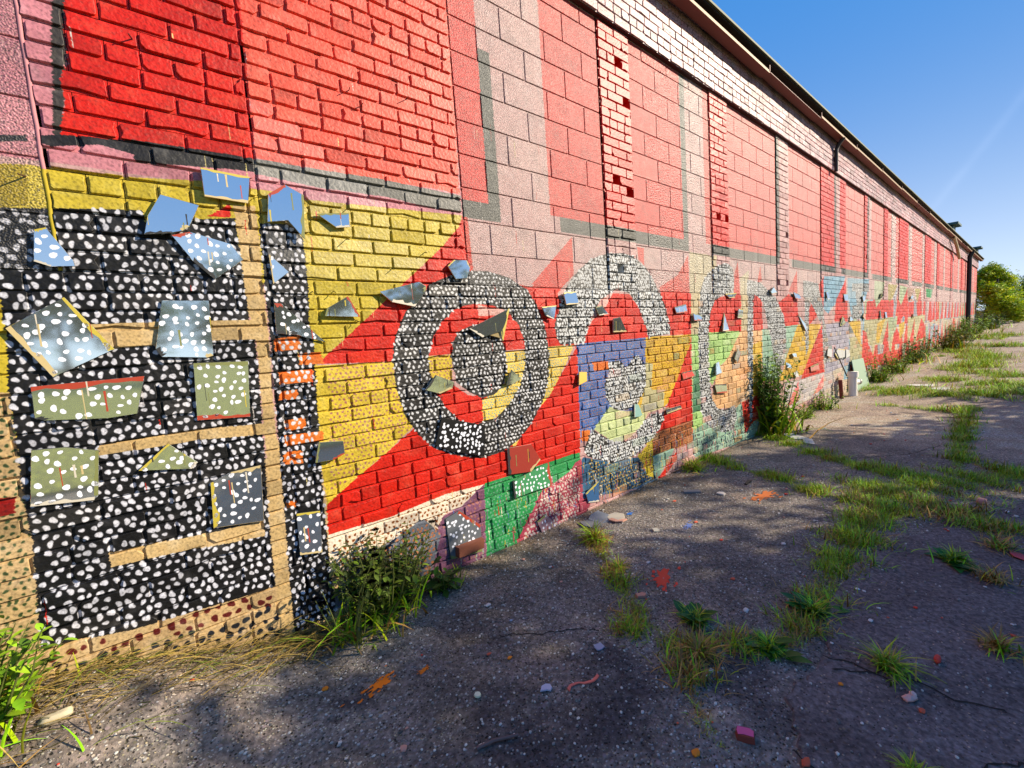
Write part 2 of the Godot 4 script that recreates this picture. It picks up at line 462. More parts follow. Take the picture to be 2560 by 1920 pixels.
func piece_into(b: Buf, p: Piece, fine: bool, t: Tile) -> void:
	var du := p.sl
	var g := 0.0010 if p.block else 0.0022
	var zf := p.zf + rng.randf_range(-1.0, 1.0) * (0.0008 if p.block else 0.003)
	var tilt := Vector3(rng.randf_range(-0.04, 0.04), rng.randf_range(-0.045, 0.045), 1.0).normalized()
	if p.block: tilt = Vector3(0, 0, 1)
	var c := Vector2((p.u0 + p.u1) * 0.5, (p.y0 + p.y1) * 0.5)
	var cut := 0.002 if p.block else 0.0055
	var ring := PackedVector2Array()
	var cs := [Vector2(p.u0, p.y0), Vector2(p.u1, p.y0), Vector2(p.u1, p.y1), Vector2(p.u0, p.y1)]
	for i in 4:
		var a: Vector2 = cs[i] + Vector2(rng.randf_range(-g, g), rng.randf_range(-g, g))
		var prv: Vector2 = cs[(i + 3) % 4]; var nxt: Vector2 = cs[(i + 1) % 4]
		if fine:
			var k := cut * rng.randf_range(0.5, 1.5)
			if not p.block and rng.randf() < 0.08: k = rng.randf_range(0.014, 0.028)
			ring.append(a + (prv - a).normalized() * k); ring.append(a + (nxt - a).normalized() * k)
			if not p.block:
				var e := a.lerp(nxt, rng.randf_range(0.35, 0.65)); var nn := Vector2(nxt.y - a.y, -(nxt.x - a.x)).normalized()
				ring.append(e + nn * (rng.randf_range(-0.0032, 0.0015) if rng.randf() > 0.06 else -rng.randf_range(0.006, 0.013)))
		else: ring.append(a)
	var m := ring.size()
	var inset := 0.0024 if fine else 0.003
	if p.block: inset = 0.0022
	var k0 := b.v.size()
	# centre, front ring, bevel ring x2, base ring
	b.v.append(Vector3(c.x, c.y - du * c.x, zf + (rng.randf_range(-0.001, 0.0015) if fine and not p.block else 0.0))); b.n.append(tilt); b.uv.append(wuv(t, c.x, c.y - du * c.x))
	for pass_ in 4:
		for i in m:
			var q := ring[i]; var dirn := Vector2(signf(q.x - c.x), signf(q.y - c.y))
			var prv := ring[(i + m - 1) % m]; var nxt := ring[(i + 1) % m]
			var e := nxt - prv; var o := Vector2(e.y, -e.x).normalized()
			var pos: Vector2 = q - o * inset if pass_ < 2 else q
			var z: float = [zf, zf, zf - inset * 0.8, p.zb - 0.006][pass_]
			var nn: Vector3 = [tilt, tilt, Vector3(o.x * 0.85, o.y * 0.85, 0.53), Vector3(o.x, o.y, 0.0)][pass_]
			b.v.append(Vector3(pos.x, pos.y - du * pos.x, z)); b.n.append(nn.normalized()); b.uv.append(wuv(t, pos.x, pos.y - du * pos.x))
	for i in m:
		var j := (i + 1) % m
		b.ix.append(k0); b.ix.append(k0 + 1 + j); b.ix.append(k0 + 1 + i)
		for s in [1, 2]:
			var a0: int = k0 + 1 + s * m
			b.ix.append(a0 + i); b.ix.append(a0 + j); b.ix.append(a0 + m + j)
			b.ix.append(a0 + i); b.ix.append(a0 + m + j); b.ix.append(a0 + m + i)

func mortar_z(u: float, y: float, zb: float) -> float:
	return zb + 0.0022 * noise.get_noise_2d(u * 11.0, y * 11.0) if zb > -0.004 else zb

func mortar_into(b: Buf, p: Piece, t: Tile) -> void:
	var j := 0.005
	if p.hole:
		# the cavity that a missing brick leaves
		var lo := Vector3(p.u0, p.y0, -0.095); var hi := Vector3(p.u1, p.y1, p.zf - 0.004)
		var f := [Vector3(lo.x, lo.y, hi.z), Vector3(hi.x, lo.y, hi.z), Vector3(hi.x, hi.y, hi.z), Vector3(lo.x, hi.y, hi.z)]
		var g := [Vector3(lo.x, lo.y, lo.z), Vector3(hi.x, lo.y, lo.z), Vector3(hi.x, hi.y, lo.z), Vector3(lo.x, hi.y, lo.z)]
		var uvc := wuv(t, p.u0, p.y0)
		for i in 4:
			var k := (i + 1) % 4
			b.quad(f[i], f[k], g[k], g[i], [Vector3(0, 1, 0), Vector3(-1, 0, 0), Vector3(0, -1, 0), Vector3(1, 0, 0)][i], uvc, uvc, uvc, uvc)
		b.quad(g[0], g[1], g[2], g[3], Vector3(0, 0, 1), uvc, uvc, uvc, uvc)
		return
	var a := [Vector2(p.u0 - j, p.y0 - j), Vector2(p.u1 + j, p.y0 - j), Vector2(p.u1 + j, p.y1 + j), Vector2(p.u0 - j, p.y1 + j)]
	var vv := []; var uu := []
	for q in a:
		var yy: float = q.y - p.sl * q.x
		vv.append(Vector3(q.x, yy, mortar_z(q.x, q.y, p.zb))); uu.append(wuv(t, q.x, yy))
	b.quad(vv[0], vv[1], vv[2], vv[3], Vector3(0, 0, 1), uu[0], uu[1], uu[2], uu[3])

func lay_all() -> void:
	rng.seed = 20
	var yb0 := J0 - 30 * HB
	var ycmu := J0 - 2 * HC
	var nlow := int(floor((ycmu - yb0) / HB))
	# left of the seam: pier and infill in brick
	lay(-1.83, -1.140, ycmu + 0.001, ycmu + 0.001 + 30 * HB, HB, 0.213, 0.0120, 0.0, -5, 7, 0.0, 0.0125)
	lay(-1.140, -0.004, ycmu + 0.003, ycmu + 0.003 + 30 * HB, HB, 0.213, 0.0128, 0.0, -5, 7, 0.0, 0.0118)
	# further left: blocks above, bricks below
	lay(-3.2, -1.8325, ycmu, ycmu + 14 * HC, HC, 0.406, 0.004, -0.004, 1)
	lay(-3.2, -1.140, ycmu - 25 * HB, ycmu - 0.002, HB, 0.213, 0.0128, 0.0, 3, 7)
	# the low brick wall that runs the whole length
	lay(-1.140, U_END, ycmu - 25 * HB, ycmu - 0.002, HB, 0.213, 0.0120, 0.0, 4, 7, 0.0, 0.0115)
	# bays of block between brick columns
	var prev := 0.003
	for i in range(0, COLS.size() + 1, 2):
		var nx: float = COLS[i] - 0.006 if i < COLS.size() else U_END
		var hh := lintel_y(nx) - ycmu + 0.1
		lay(prev, nx, ycmu + 0.002, ycmu + ceilf(hh / HC) * HC, HC, 0.406, -0.001, -0.0075, i / 2, 0, 0.0, 0.009)
		if i < COLS.size():
			lay(COLS[i], COLS[i + 1], ycmu + 0.001, ycmu + ceilf(hh / HB) * HB, HB, 0.205, 0.0135, 0.0, 2 + i, 7)
			prev = COLS[i + 1] + 0.006
	# the upper band, parallel to the eaves
	lay(-3.2, U_END, 3.968, 3.968 + 8 * HB, HB, 0.213, 0.052, 0.040, 1, 4, 0.0115)

func build_wall() -> void:
	rng.seed = 21
	var wall := thing("brick_building", Vector3.ZERO, "long low building with a red, yellow and polka dot mural on its wall", "building")
	var more: Array[Piece] = []
	for p in pieces:
		var c := Vector2((p.u0 + p.u1) * 0.5, (p.y0 + p.y1) * 0.5)
		if not p.block and p.zf < 0.03:
			for h in HOLES:
				if absf(h.x - c.x) < maxf((p.u1 - p.u0) * 0.5, 0.03) and absf(h.y - c.y) < 0.037:
					p.hole = true
					if p.u1 - p.u0 > 0.12:
						var e := Piece.new(); e.u0 = p.u0; e.u1 = p.u1; e.y0 = p.y0; e.y1 = p.y1; e.zf = p.zf; e.zb = p.zb
						if h.x > c.x: p.u0 = c.x + 0.005 + rng.randf() * 0.02; e.u1 = p.u0 - 0.01
						else: p.u1 = c.x - 0.005 - rng.randf() * 0.02; e.u0 = p.u1 + 0.01
						more.append(e)
		var pos := Vector3(c.x, c.y - p.sl * c.x, p.zf)
		p.d = pos.distance_to(cam.position) if in_frame(pos, 1.03) else 1000.0 + pos.distance_to(cam.position)
	for e in more:
		e.d = Vector3((e.u0 + e.u1) * 0.5, e.y0, 0).distance_to(cam.position)
		pieces.append(e)
	pieces.sort_custom(func(a, b): return a.d < b.d)
	var mural := Node3D.new(); mural.name = "mural_wall"; wall.add_child(mural)
	var rest: Array[Buf] = []; var restb: Array[Buf] = []; var mort: Array[Buf] = []
	for i in 3: rest.append(Buf.new()); restb.append(Buf.new()); mort.append(Buf.new())
	var nb := 0; var nk := 0
	for p in pieces:
		var ti := tile_of(p.u1 + 0.006); var t := tiles[ti]
		mortar_into(mort[ti], p, t)
		if p.hole: continue
		var single := p.d < 900.0 and ((p.block and nk < 290) or (not p.block and nb < 300))
		if single:
			var b := Buf.new()
			piece_into(b, p, true, t)
			var o := part("concrete_block" if p.block else "brick", b.mesh(), m_infill if p.u0 > -1.15 and p.u1 < 0.0 and p.y0 > 1.8 else (m_block if p.block else m_paint)[ti], mural)
			if p.block: nk += 1
			else: nb += 1
		else:
			piece_into((restb if p.block else rest)[ti], p, p.u0 < 4.5 and p.d < 900.0, t)
	for i in 3:
		if rest[i].v.size(): tag(part("smaller_bricks", rest[i].mesh(), m_paint[i], mural), "", "", "", "stuff")
		if restb[i].v.size(): tag(part("smaller_blocks", restb[i].mesh(), m_block[i], mural), "", "", "", "stuff")
		part("mortar", mort[i].mesh(), m_paint[i], mural)
	var nm := mat(rgb(60, 20, 16), 0.6)
	for q in [Vector2(-0.66, 2.78), Vector2(-0.60, 2.72), Vector2(-0.33, 2.83), Vector2(-1.52, 2.72), Vector2(-1.88, 2.13), Vector2(-0.95, 1.74), Vector2(-0.3, 1.98)]:
		var nb2 := Buf.new(); tube(nb2, [Vector3(q.x, q.y, 0.005), Vector3(q.x - 0.012, q.y - 0.01, 0.055)], 0.0028, 0.0022, 5)
		part("nail", nb2.mesh(), nm, wall)
	# the bead of painted mortar between the first blocks and the brick pier
	for k in 2:
		var bd := Buf.new(); var y := 1.8 if k == 0 else 2.165
		var path := []
		while y < (2.165 if k == 0 else 4.0):
			path.append(Vector3(-1.8315 + 0.003 * noise.get_noise_1d(y * 9.0), y, 0.002)); y += 0.05
		path.append(Vector3(-1.8315, 2.165 if k == 0 else 4.0, 0.002))
		tube(bd, path, 0.0065, 0.0065, 8)
		part("mortar_bead", bd.mesh(), mat(rgb(170, 150, 30) if k == 0 else rgb(190, 128, 134), 0.8), wall)
	# the body of the building behind its face
	var dark := mat(rgb(96, 62, 58), 0.9)
	var b := Buf.new()
	b.box(Vector3(-12, -0.3, -9.0), Vector3(U_END, 3.95, -0.13))
	part("building_body", b.mesh(), dark, wall)
	b = Buf.new()
	# underside of the band and the wall head
	for k in 36:
		var a := -3.2 + k; var e := minf(a + 1.0, U_END)
		b.quad(Vector3(a, lintel_y(a), -0.13), Vector3(e, lintel_y(e), -0.13), Vector3(e, lintel_y(e), 0.0395), Vector3(a, lintel_y(a), 0.0395), Vector3(0, -1, 0))
		b.quad(Vector3(a, lintel_y(a) + 0.003, 0.036), Vector3(e, lintel_y(e) + 0.003, 0.036), Vector3(e, top_y(e), 0.036), Vector3(a, top_y(a), 0.036), Vector3(0, 0, 1))
	part("band_underside", b.mesh(), mat(rgb(70, 44, 46), 0.9), wall)
	b = Buf.new()
	b.quad(Vector3(U_END + 0.002, -0.3, 0.01), Vector3(U_END + 0.002, -0.3, -9), Vector3(U_END + 0.002, 4.1, -9), Vector3(U_END + 0.002, 4.1, 0.01), Vector3(1, 0, 0))
	part("end_wall", b.mesh(), mat(rgb(170, 70, 62), 0.9), wall)

# a prism along the eaves: profile points (z, height above top_y), seen from +x counter-clockwise
func eave_strip(prof: Array, u0: float, u1: float, sag := 0.0) -> ArrayMesh:
	var b := Buf.new()
	var n := prof.size()
	for i in n:
		var p: Vector2 = prof[i]; var q: Vector2 = prof[(i + 1) % n]
		var d := q - p
		var nn := Vector3(0, d.x, -d.y).normalized() * -1.0
		b.quad(Vector3(u0, top_y(u0) + p.y, p.x), Vector3(u1, top_y(u1) + p.y - sag, p.x), Vector3(u1, top_y(u1) + q.y - sag, q.x), Vector3(u0, top_y(u0) + q.y, q.x), nn)
	for e in 2:
		var u := u1 if e else u0
		for i in range(1, n - 1):
			var v := [prof[0], prof[i], prof[i + 1]]
			if e == 0: v = [prof[0], prof[i + 1], prof[i]]
			b.tri(Vector3(u, top_y(u) + v[0].y - (sag if e else 0.0), v[0].x), Vector3(u, top_y(u) + v[1].y - (sag if e else 0.0), v[1].x), Vector3(u, top_y(u) + v[2].y - (sag if e else 0.0), v[2].x), Vector3(1 if e else -1, 0, 0))
	return b.mesh()

func build_eave() -> void:
	rng.seed = 5
	var wall: Node = get_node("brick_building")
	var ub := -3.2; var ue := U_END + 0.5
	var roofm := mat(rgb(52, 54, 50), 0.85)
	part("roof", eave_strip([Vector2(0.212, 0.0), Vector2(0.212, 0.02), Vector2(-4.5, 0.62), Vector2(-9.2, 0.02), Vector2(-9.2, 0.0)], ub - 9.0, ue), roofm, wall)
	part("roof_edge", eave_strip([Vector2(0.214, 0.004), Vector2(0.232, 0.004), Vector2(0.232, 0.026), Vector2(0.214, 0.03)], ub, ue), mat(rgb(92, 100, 72), 0.7), wall)
	part("soffit", eave_strip([Vector2(0.055, -0.03), Vector2(0.212, -0.012), Vector2(0.212, -0.004), Vector2(0.055, -0.004)], ub, ue - 0.03), mat(rgb(34, 32, 34), 0.9), wall)
	part("trim_strip", eave_strip([Vector2(0.054, -0.055), Vector2(0.070, -0.052), Vector2(0.070, -0.036), Vector2(0.054, -0.032)], ub, ue - 0.5), mat(rgb(150, 70, 55), 0.8), wall)
	var gm := mat(rgb(120, 62, 52), 0.6); var lip := mat(rgb(150, 116, 74), 0.6)
	var u := ub; var k := 0
	while u < U_END:
		var e := minf(u + 1.9, U_END + 0.3)
		var s := rng.randf_range(0.0, 0.014) if k % 4 != 3 else 0.022
		var g := part("gutter_section", eave_strip([Vector2(0.085, -0.095), Vector2(0.188, -0.095), Vector2(0.188, -0.088), Vector2(0.092, -0.088), Vector2(0.092, -0.034), Vector2(0.085, -0.034)], u + 0.004, e, s), gm, wall)
		if k % 5 != 4: part("gutter_lip", eave_strip([Vector2(0.1885, -0.096), Vector2(0.1945, -0.096), Vector2(0.1945, -0.066), Vector2(0.1885, -0.066)], u + 0.006, e - 0.004, s), lip, g)
		var h := Buf.new()
		h.box(Vector3(e - 0.012, top_y(e) - 0.098, 0.19), Vector3(e + 0.004, top_y(e) - 0.03, 0.199))
		part("gutter_strap", h.mesh(), gm, g)
		u = e; k += 1
		if u >= U_END: break
	# downpipe near the far end
	var dm := mat(rgb(34, 28, 32), 0.6)
	var st := Buf.new()
	tube(st, [Vector3(27.4, 4.08, 0.2), Vector3(27.4, 3.9, 0.14), Vector3(27.4, 3.8, 0.11), Vector3(27.4, 0.45, 0.11)], 0.085, 0.085, 8)
	part("downpipe", st.mesh(), dm, wall)
	st = Buf.new()
	tube(st, [Vector3(7.44, 4.36, 0.19), Vector3(7.44, 4.28, 0.12), Vector3(7.44, 4.2, 0.085), Vector3(7.44, 3.86, 0.085)], 0.03, 0.03, 8)
	var o := part("downpipe", st.mesh(), mat(rgb(52, 44, 40), 0.6), wall)
	tag(o, "short broken downpipe stub")
	st = Buf.new()
	tube(st, [Vector3(21.4, 4.12, 0.16), Vector3(22.3, 3.84, 0.16), Vector3(23.3, 3.5, 0.14)], 0.05, 0.05, 8)
	o = part("downpipe", st.mesh(), mat(rgb(172, 150, 120), 0.6), wall)
	tag(o, "loose downpipe piece hanging at a slant")
	# roof vents
	for p in [Vector3(22.6, 4.22, 0.0), Vector3(31.9, 4.1, 0.0)]:
		var v := Buf.new()
		v.box(p + Vector3(-0.35, 0.0, -0.5), p + Vector3(0.35, 0.46, 0.05)); 
		var vo := part("roof_vent", v.mesh(), mat(rgb(40, 72, 72), 0.6), wall)
		v = Buf.new()
		v.box(p + Vector3(-0.55, 0.462, -0.7), p + Vector3(0.55, 0.54, 0.2))
		part("vent_cap", v.mesh(), mat(rgb(46, 84, 84), 0.6), vo)

func tube(b: Buf, path: Array, r0: float, r1: float, sides := 6) -> void:
	var k0 := b.v.size(); var n := path.size()
	for i in n:
		var p: Vector3 = path[i]
		var d: Vector3 = (path[mini(i + 1, n - 1)] - path[maxi(i - 1, 0)]).normalized()
		var a := d.cross(Vector3(0.31, 0.2, 0.93)).normalized(); var c := d.cross(a)
		var r := lerpf(r0, r1, float(i) / maxf(1.0, n - 1))
		for s in sides:
			var an := TAU * s / sides; var nn := a * cos(an) + c * sin(an)
			b.v.append(p + nn * r); b.n.append(nn); b.uv.append(Vector2.ZERO)
	for i in n - 1:
		for s in sides:
			var s2 := (s + 1) % sides; var q := k0 + i * sides
			b.ix.append(q + s); b.ix.append(q + sides + s2); b.ix.append(q + s2)
			b.ix.append(q + s); b.ix.append(q + sides + s); b.ix.append(q + sides + s2)
	for e in 2:
		var q := k0 + (n - 1) * sides * e
		for s in range(1, sides - 1):
			if e == 0: b.ix.append(q); b.ix.append(q + s); b.ix.append(q + s + 1)
			else: b.ix.append(q); b.ix.append(q + s + 1); b.ix.append(q + s)

# ------------------------------------------------------------------ mirror shards set on the wall
const SHARD_LABEL := [
	"four sided sky blue mirror shard under the dark band, upper left",
	"jagged pale blue mirror shard with yellow painted rim above the polka dot panel",
	"pointed mirror shard covered with white dots at the panel's upper right corner",
	"tall cracked mirror shard at the top of the narrow polka dot strip",
	"small pale blue mirror chip on the upper yellow bricks",
	"small rounded mirror shard with yellow stripes at the polka dot panel's upper left",
	"largest pointed mirror shard with white dots at the left edge of the panel",
	"upright mirror shard with white dots and yellow streak between sand coloured bricks",
	"long low mirror shard with white dots and red drips",
	"square mirror shard with white dots and orange drips right of the long low one",
	"square mirror shard with white dots at the lower left of the polka dot panel",
	"flat triangular dark mirror shard with white dots below the second sand course",
	"tall dark mirror shard with white dots at the lower right of the polka dot panel",
	"faint grey triangular shard inside the narrow polka dot strip",
	"long tapering mirror shard crossing from the dotted strip to the yellow bricks",
	"small half round mirror shard on the yellow bricks left of the red diagonal",
	"long pointed mirror shard overlapping the upper left of the dotted ring",
	"pointed mirror shard pinned over the centre of the dotted ring",
	"six sided mirror shard with red drips on top of the dotted ring",
	"small mirror shard in the lower left opening of the dotted ring",
	"small dark triangular shard right of the dotted disc inside the ring",
	"grey bent shard standing out from the narrow polka dot strip low down",
	"curved black slab with white dots at the bottom of the ring",
	"small heart shaped shard with red drips right of the dotted ring",
	"square shard with red edge at the left foot of the second dotted arch",
	"framed green shard on the red bricks inside the second dotted arch",
	"small square pale shard on red bricks right of the second arch",
	"pale shard with a red drip left of the third letter",
	"narrow pointed dark shard on red bricks inside the third letter",
	"small square green shard on red bricks right of the third letter",
	"pale blue boat shaped shard at the top opening of the third letter",
	"pink and green half round shard on the pale green bricks",
	"square grey green shard on the peach coloured bricks",
	"narrow dark diamond shaped shard between green and peach bricks",
	"small green shard at the left end of the second arch opening",
	"teal four sided shard under the dotted disc of the second letter",
	"small orange yellow plate at the edge of the blue bricks",
	"small dark shard at the top right of the fourth letter",
	"small upright shard framed in black on the spike right of the fourth letter",
	"thin yellow edged shard at the top of the yellow bricks",
	"thin pale shard at the top of the fifth letter",
	"drop shaped pale shard above the grey bricks",
	"big rounded pale grey shard on the lavender bricks",
	"second rounded pale grey shard right of the big one on lavender bricks",
	"narrow pale shard left of the big one on lavender bricks",
	"pinkish square shard on the low red triangle",
	"tiny white shard on the yellow bricks above the tall weed's right",
	"tiny dark shard on the yellow bricks above the tall weed",
	"small pale shard in the middle of the yellow bricks beside the weed",
	"flat orange and yellow shard on the red bricks right of the lower crescent",
	"red framed shard on the red triangle left of the third letter",
	"upright framed shard on the far blue and red bricks",
	"rounded green shard on the far dotted letter",
	"pale five sided shard on the far green block",
	"pink narrow shard at the foot of the far dotted letter",
	"tall narrow pale shard on the far red bricks",
	"tall narrow white shard next to the other one on far red bricks",
	"pale drop shaped shard over the far grey bricks",
	"small triangular shard on the far yellow edge",
	"white small shard on the far brown block",
	"small white shard low on the far brown block",
	"red framed grey slab at the foot of the red bricks below the ring",
	"green painted slab with pale dots on the green bricks",
	"slate grey painted slab at the wall foot right of the bush",
	"pinkish grey shard low on the crimson dotted bricks",
	"blue painted shard at the foot of the blue spattered bricks",
	"narrow dark mirror shard with white dots low on the dotted strip"]
const DOTTED := [2, 5, 6, 7, 8, 9, 10, 11, 12, 13, 14, 22, 62, 63, 64, 66]
const UPWARD := [0, 1, 3, 4, 16, 17, 18, 30]

func build_shards() -> void:
	rng.seed = 77
	var mirror := mat(Color(0.90, 0.93, 0.92), 0.05, 0.93)
	var rims := [mat(rgb(206, 190, 120), 0.6), mat(rgb(176, 180, 160), 0.6), mat(rgb(60, 60, 58), 0.6)]
	var pad := mat(rgb(150, 132, 92), 0.9); var white := mat(rgb(226, 228, 236), 0.6); var ink := mat(rgb(20, 19, 20), 0.4); var nailm := mat(rgb(40, 26, 20), 0.6, 0.6)
	var plate := [mat(rgb(226, 170, 30), 0.5), mat(rgb(196, 130, 120), 0.5), mat(rgb(120, 160, 150), 0.4), mat(rgb(200, 40, 26), 0.5), mat(rgb(190, 190, 186), 0.4)]
	var smears := [mat(rgb(186, 168, 60), 0.5), mat(rgb(190, 170, 120), 0.6), mat(rgb(46, 46, 46), 0.5), mat(rgb(166, 60, 36), 0.5), mat(rgb(120, 124, 70), 0.6), mat(rgb(196, 188, 170), 0.6)]
	for i in SHARD_AT.size():
		var pts := to2(SHARD_AT[i])
		var c := Vector2.ZERO
		for p in pts: c += p
		c /= pts.size()
		var lo := PackedVector2Array(); var big := 0.0
		for p in pts: lo.append(p - c); big = maxf(big, (p - c).length())
		var off := rng.randf_range(0.010, 0.015) if i in DOTTED else rng.randf_range(0.017, 0.028)
		if i > 60: off = 0.012
		var s := thing("mirror_shard", Vector3(c.x, c.y, 0.013 + off), SHARD_LABEL[i], "mirror shard", "broken mirror pieces stuck on the mural")
		var lim := minf(0.09 if i < 23 else 0.16, off * 0.8 / big)
		var tx := rng.randf_range(-1.0, 1.0) * lim * 0.6; var ty := rng.randf_range(-1.0, 1.0) * lim * 0.7
		if i in UPWARD: tx = -lim * 0.45
		elif i > 22 and i % 4 != 1: tx = -lim
		elif i > 5: tx = absf(tx) * 0.8
		s.rotation = Vector3(tx, ty, 0)
		part("glass_edge", slab(lo, -0.006, 0.0), rims[2 if i in DOTTED else i % 2], s)
		var face: Material = mirror
		if i == 22: face = ink
		if i == 36: face = plate[0]
		if i == 45 or i == 54: face = plate[1]
		if i == 35: face = plate[2]
		if i == 50: face = plate[3]
		if i > 60 and i < 66: face = [mat(rgb(150, 52, 40), 0.4), mat(rgb(60, 134, 84), 0.4), mat(rgb(96, 100, 104), 0.4), mat(rgb(150, 116, 124), 0.4), mat(rgb(44, 86, 130), 0.4)][i - 61]
		if i in [42, 43, 44, 46]: face = plate[4]
		part("mirror_face" if face == mirror else "painted_face", slab(lo, 0.0004, 0.0008, 0.0015), face, s)
		var small := PackedVector2Array()
		for p in lo: small.append(p * 0.62 + Vector2(rng.randf_range(-0.1, 0.1), rng.randf_range(-0.1, 0.1)) * big * 0.4)
		part("cement_pad", slab(Geometry2D.convex_hull(small).slice(1), -off - 0.010, -0.0062), pad, s)
		if big > 0.04 and i != 22:
			# wall paint that laps over one or two edges of the glass, and runs on it
			for k in (2 if big > 0.08 else 1):
				var n := lo.size(); var e0 := (i * 2 + k * 2) % n; var p0 := lo[e0]; var p1 := lo[(e0 + 1) % n]
				var inn := -(p0 + p1).normalized(); var st := PackedVector2Array()
				for m in 9: st.append(p0.lerp(p1, m / 8.0) * 0.995)
				for m in 9: st.append(p1.lerp(p0, m / 8.0) * 0.995 + inn * big * (0.05 + 0.13 * absf(noise.get_noise_2d(m * 0.7 + i * 9.0, k * 5.0))))
				for piece in Geometry2D.intersect_polygons(st, lo):
					if piece.size() > 2 and not Geometry2D.triangulate_polygon(piece).is_empty(): part("paint_edge", slab(piece, 0.0009, 0.0012), smears[(i + k) % smears.size()], s)
			for k in (3 if big > 0.1 else 0):
				var x := rng.randf_range(-0.6, 0.6) * big; var w := rng.randf_range(0.0012, 0.0045); var y1 := rng.randf_range(-0.1, 0.6) * big; var y2 := y1 - big * rng.randf_range(0.2, 0.6)
				var run := PackedVector2Array([Vector2(x - w, y1), Vector2(x - w * 0.7, (y1 + y2) * 0.5), Vector2(x - w * 0.8, y2), Vector2(x + w * 0.8, y2), Vector2(x + w * 0.6, (y1 + y2) * 0.5), Vector2(x + w, y1)])
				for piece in Geometry2D.intersect_polygons(run, lo):
					if piece.size() > 2: part("paint_drip", slab(piece, 0.0009, 0.0013), smears[(i + k * 2 + 1) % smears.size()], s)
		if i in DOTTED:
			var b := Buf.new()
			var x0 := -big
			var sp := 0.037 if i != 22 else 0.030; var rr := 0.0098 if i != 22 else 0.0105
			var y := -big
			while y < big:
				var x := -big + rng.randf() * sp
				while x < big:
					var q := Vector2(x + rng.randf_range(-0.3, 0.3) * sp, y + rng.randf_range(-0.3, 0.3) * sp)
					if Geometry2D.is_point_in_polygon(q, lo) and Geometry2D.is_point_in_polygon(q * 1.1, lo) and rng.randf() < 0.9: disc(b, q, rr * rng.randf_range(0.7, 1.15), 0.0012)
					x += sp
				y += sp * 0.9
			if b.v.size(): tag(part("paint_dots", b.mesh(), white, s), "", "", "", "stuff")
		elif i < 30 and i > 3:
			for e in 2:
				var b := Buf.new(); var a := rng.randf() * TAU
				var q := Vector3(cos(a), sin(a), 0) * big * 0.9
				tube(b, [q + Vector3(0, 0, -off - 0.008), q + Vector3(cos(a) * 0.01, -0.012, 0.012)], 0.002, 0.002, 5)
				part("nail", b.mesh(), nailm, s)

func disc(b: Buf, q: Vector2, r: float, z: float) -> void:
	var k := b.v.size(); var ph := rng.randf() * TAU; var ax := rng.randf_range(0.8, 1.2)
	b.v.append(Vector3(q.x, q.y, z)); b.n.append(Vector3(0, 0, 1)); b.uv.append(Vector2.ZERO)
	for i in 9:
		var a := TAU * i / 9.0; var rr := r * (1.0 + 0.14 * sin(a * 2.0 + ph) + 0.08 * sin(a * 3.0 + ph))
		b.v.append(Vector3(q.x + cos(a) * rr * ax, q.y + sin(a) * rr / ax, z)); b.n.append(Vector3(0, 0, 1)); b.uv.append(Vector2.ZERO)
	for i in 9:
		b.ix.append(k); b.ix.append(k + 1 + (i + 1) % 9); b.ix.append(k + 1 + i)

# ------------------------------------------------------------------ the yard
func stone_texture(base: Color, n_stone: int, seed_: int, spread: float) -> Image:
	rng.seed = seed_
	var n := 1536
	var f := FastNoiseLite.new(); f.seed = seed_; f.frequency = 0.035; f.fractal_octaves = 5; f.fractal_gain = 0.65
	var src := f.get_seamless_image(512, 512)
	src.convert(Image.FORMAT_RGB8)
	var small := src.get_data()
	for i in 512 * 512:
		var m := 0.62 + 0.76 * small[i * 3] / 255.0
		small[i * 3] = int(clampf(base.r * m, 0, 1) * 255); small[i * 3 + 1] = int(clampf(base.g * m, 0, 1) * 255); small[i * 3 + 2] = int(clampf(base.b * m, 0, 1) * 255)
	src = Image.create_from_data(512, 512, false, Image.FORMAT_RGB8, small); src.convert(Image.FORMAT_RGBA8)
	var im := Image.create_empty(n, n, false, Image.FORMAT_RGBA8)
	for y in 3:
		for x in 3: im.blit_rect(src, Rect2i(0, 0, 512, 512), Vector2i(x * 512, y * 512))
	var st: Array[Image] = []
	for i in 60:
		var w := rng.randi_range(2, 9); var h := maxi(2, w - rng.randi_range(0, 3))
		if i % 12 == 0: w += 5; h += 4
		var s := Image.create_empty(w + 2, h + 2, false, Image.FORMAT_RGBA8)
		var v := clampf(rng.randfn(1.0, spread), 0.35, 2.4)
		var c := Color(base.r * v * rng.randf_range(0.95, 1.08), base.g * v, base.b * v * rng.randf_range(0.82, 1.08))
		for y in h + 2:
			for x in w + 2:
				var e := Vector2((x - (w + 1) * 0.5) / (w * 0.5), (y - (h + 1) * 0.5) / (h * 0.5)).length()
				var a := clampf((1.05 - e) * 2.5, 0, 1)
				if a > 0: s.set_pixel(x, y, Color(c.r, c.g, c.b, a * 0.9))
		st.append(s)
	for i in n_stone:
		var s := st[rng.randi() % st.size()]; var r := Rect2i(0, 0, s.get_width(), s.get_height())
		var p := Vector2i(rng.randi_range(-4, n - 1), rng.randi_range(-4, n - 1))
		im.blend_rect(s, r, p)
		if p.x > n - 14: im.blend_rect(s, r, p - Vector2i(n, 0))
		if p.y > n - 14: im.blend_rect(s, r, p - Vector2i(0, n))
	im.convert(Image.FORMAT_RGB8)
	return im

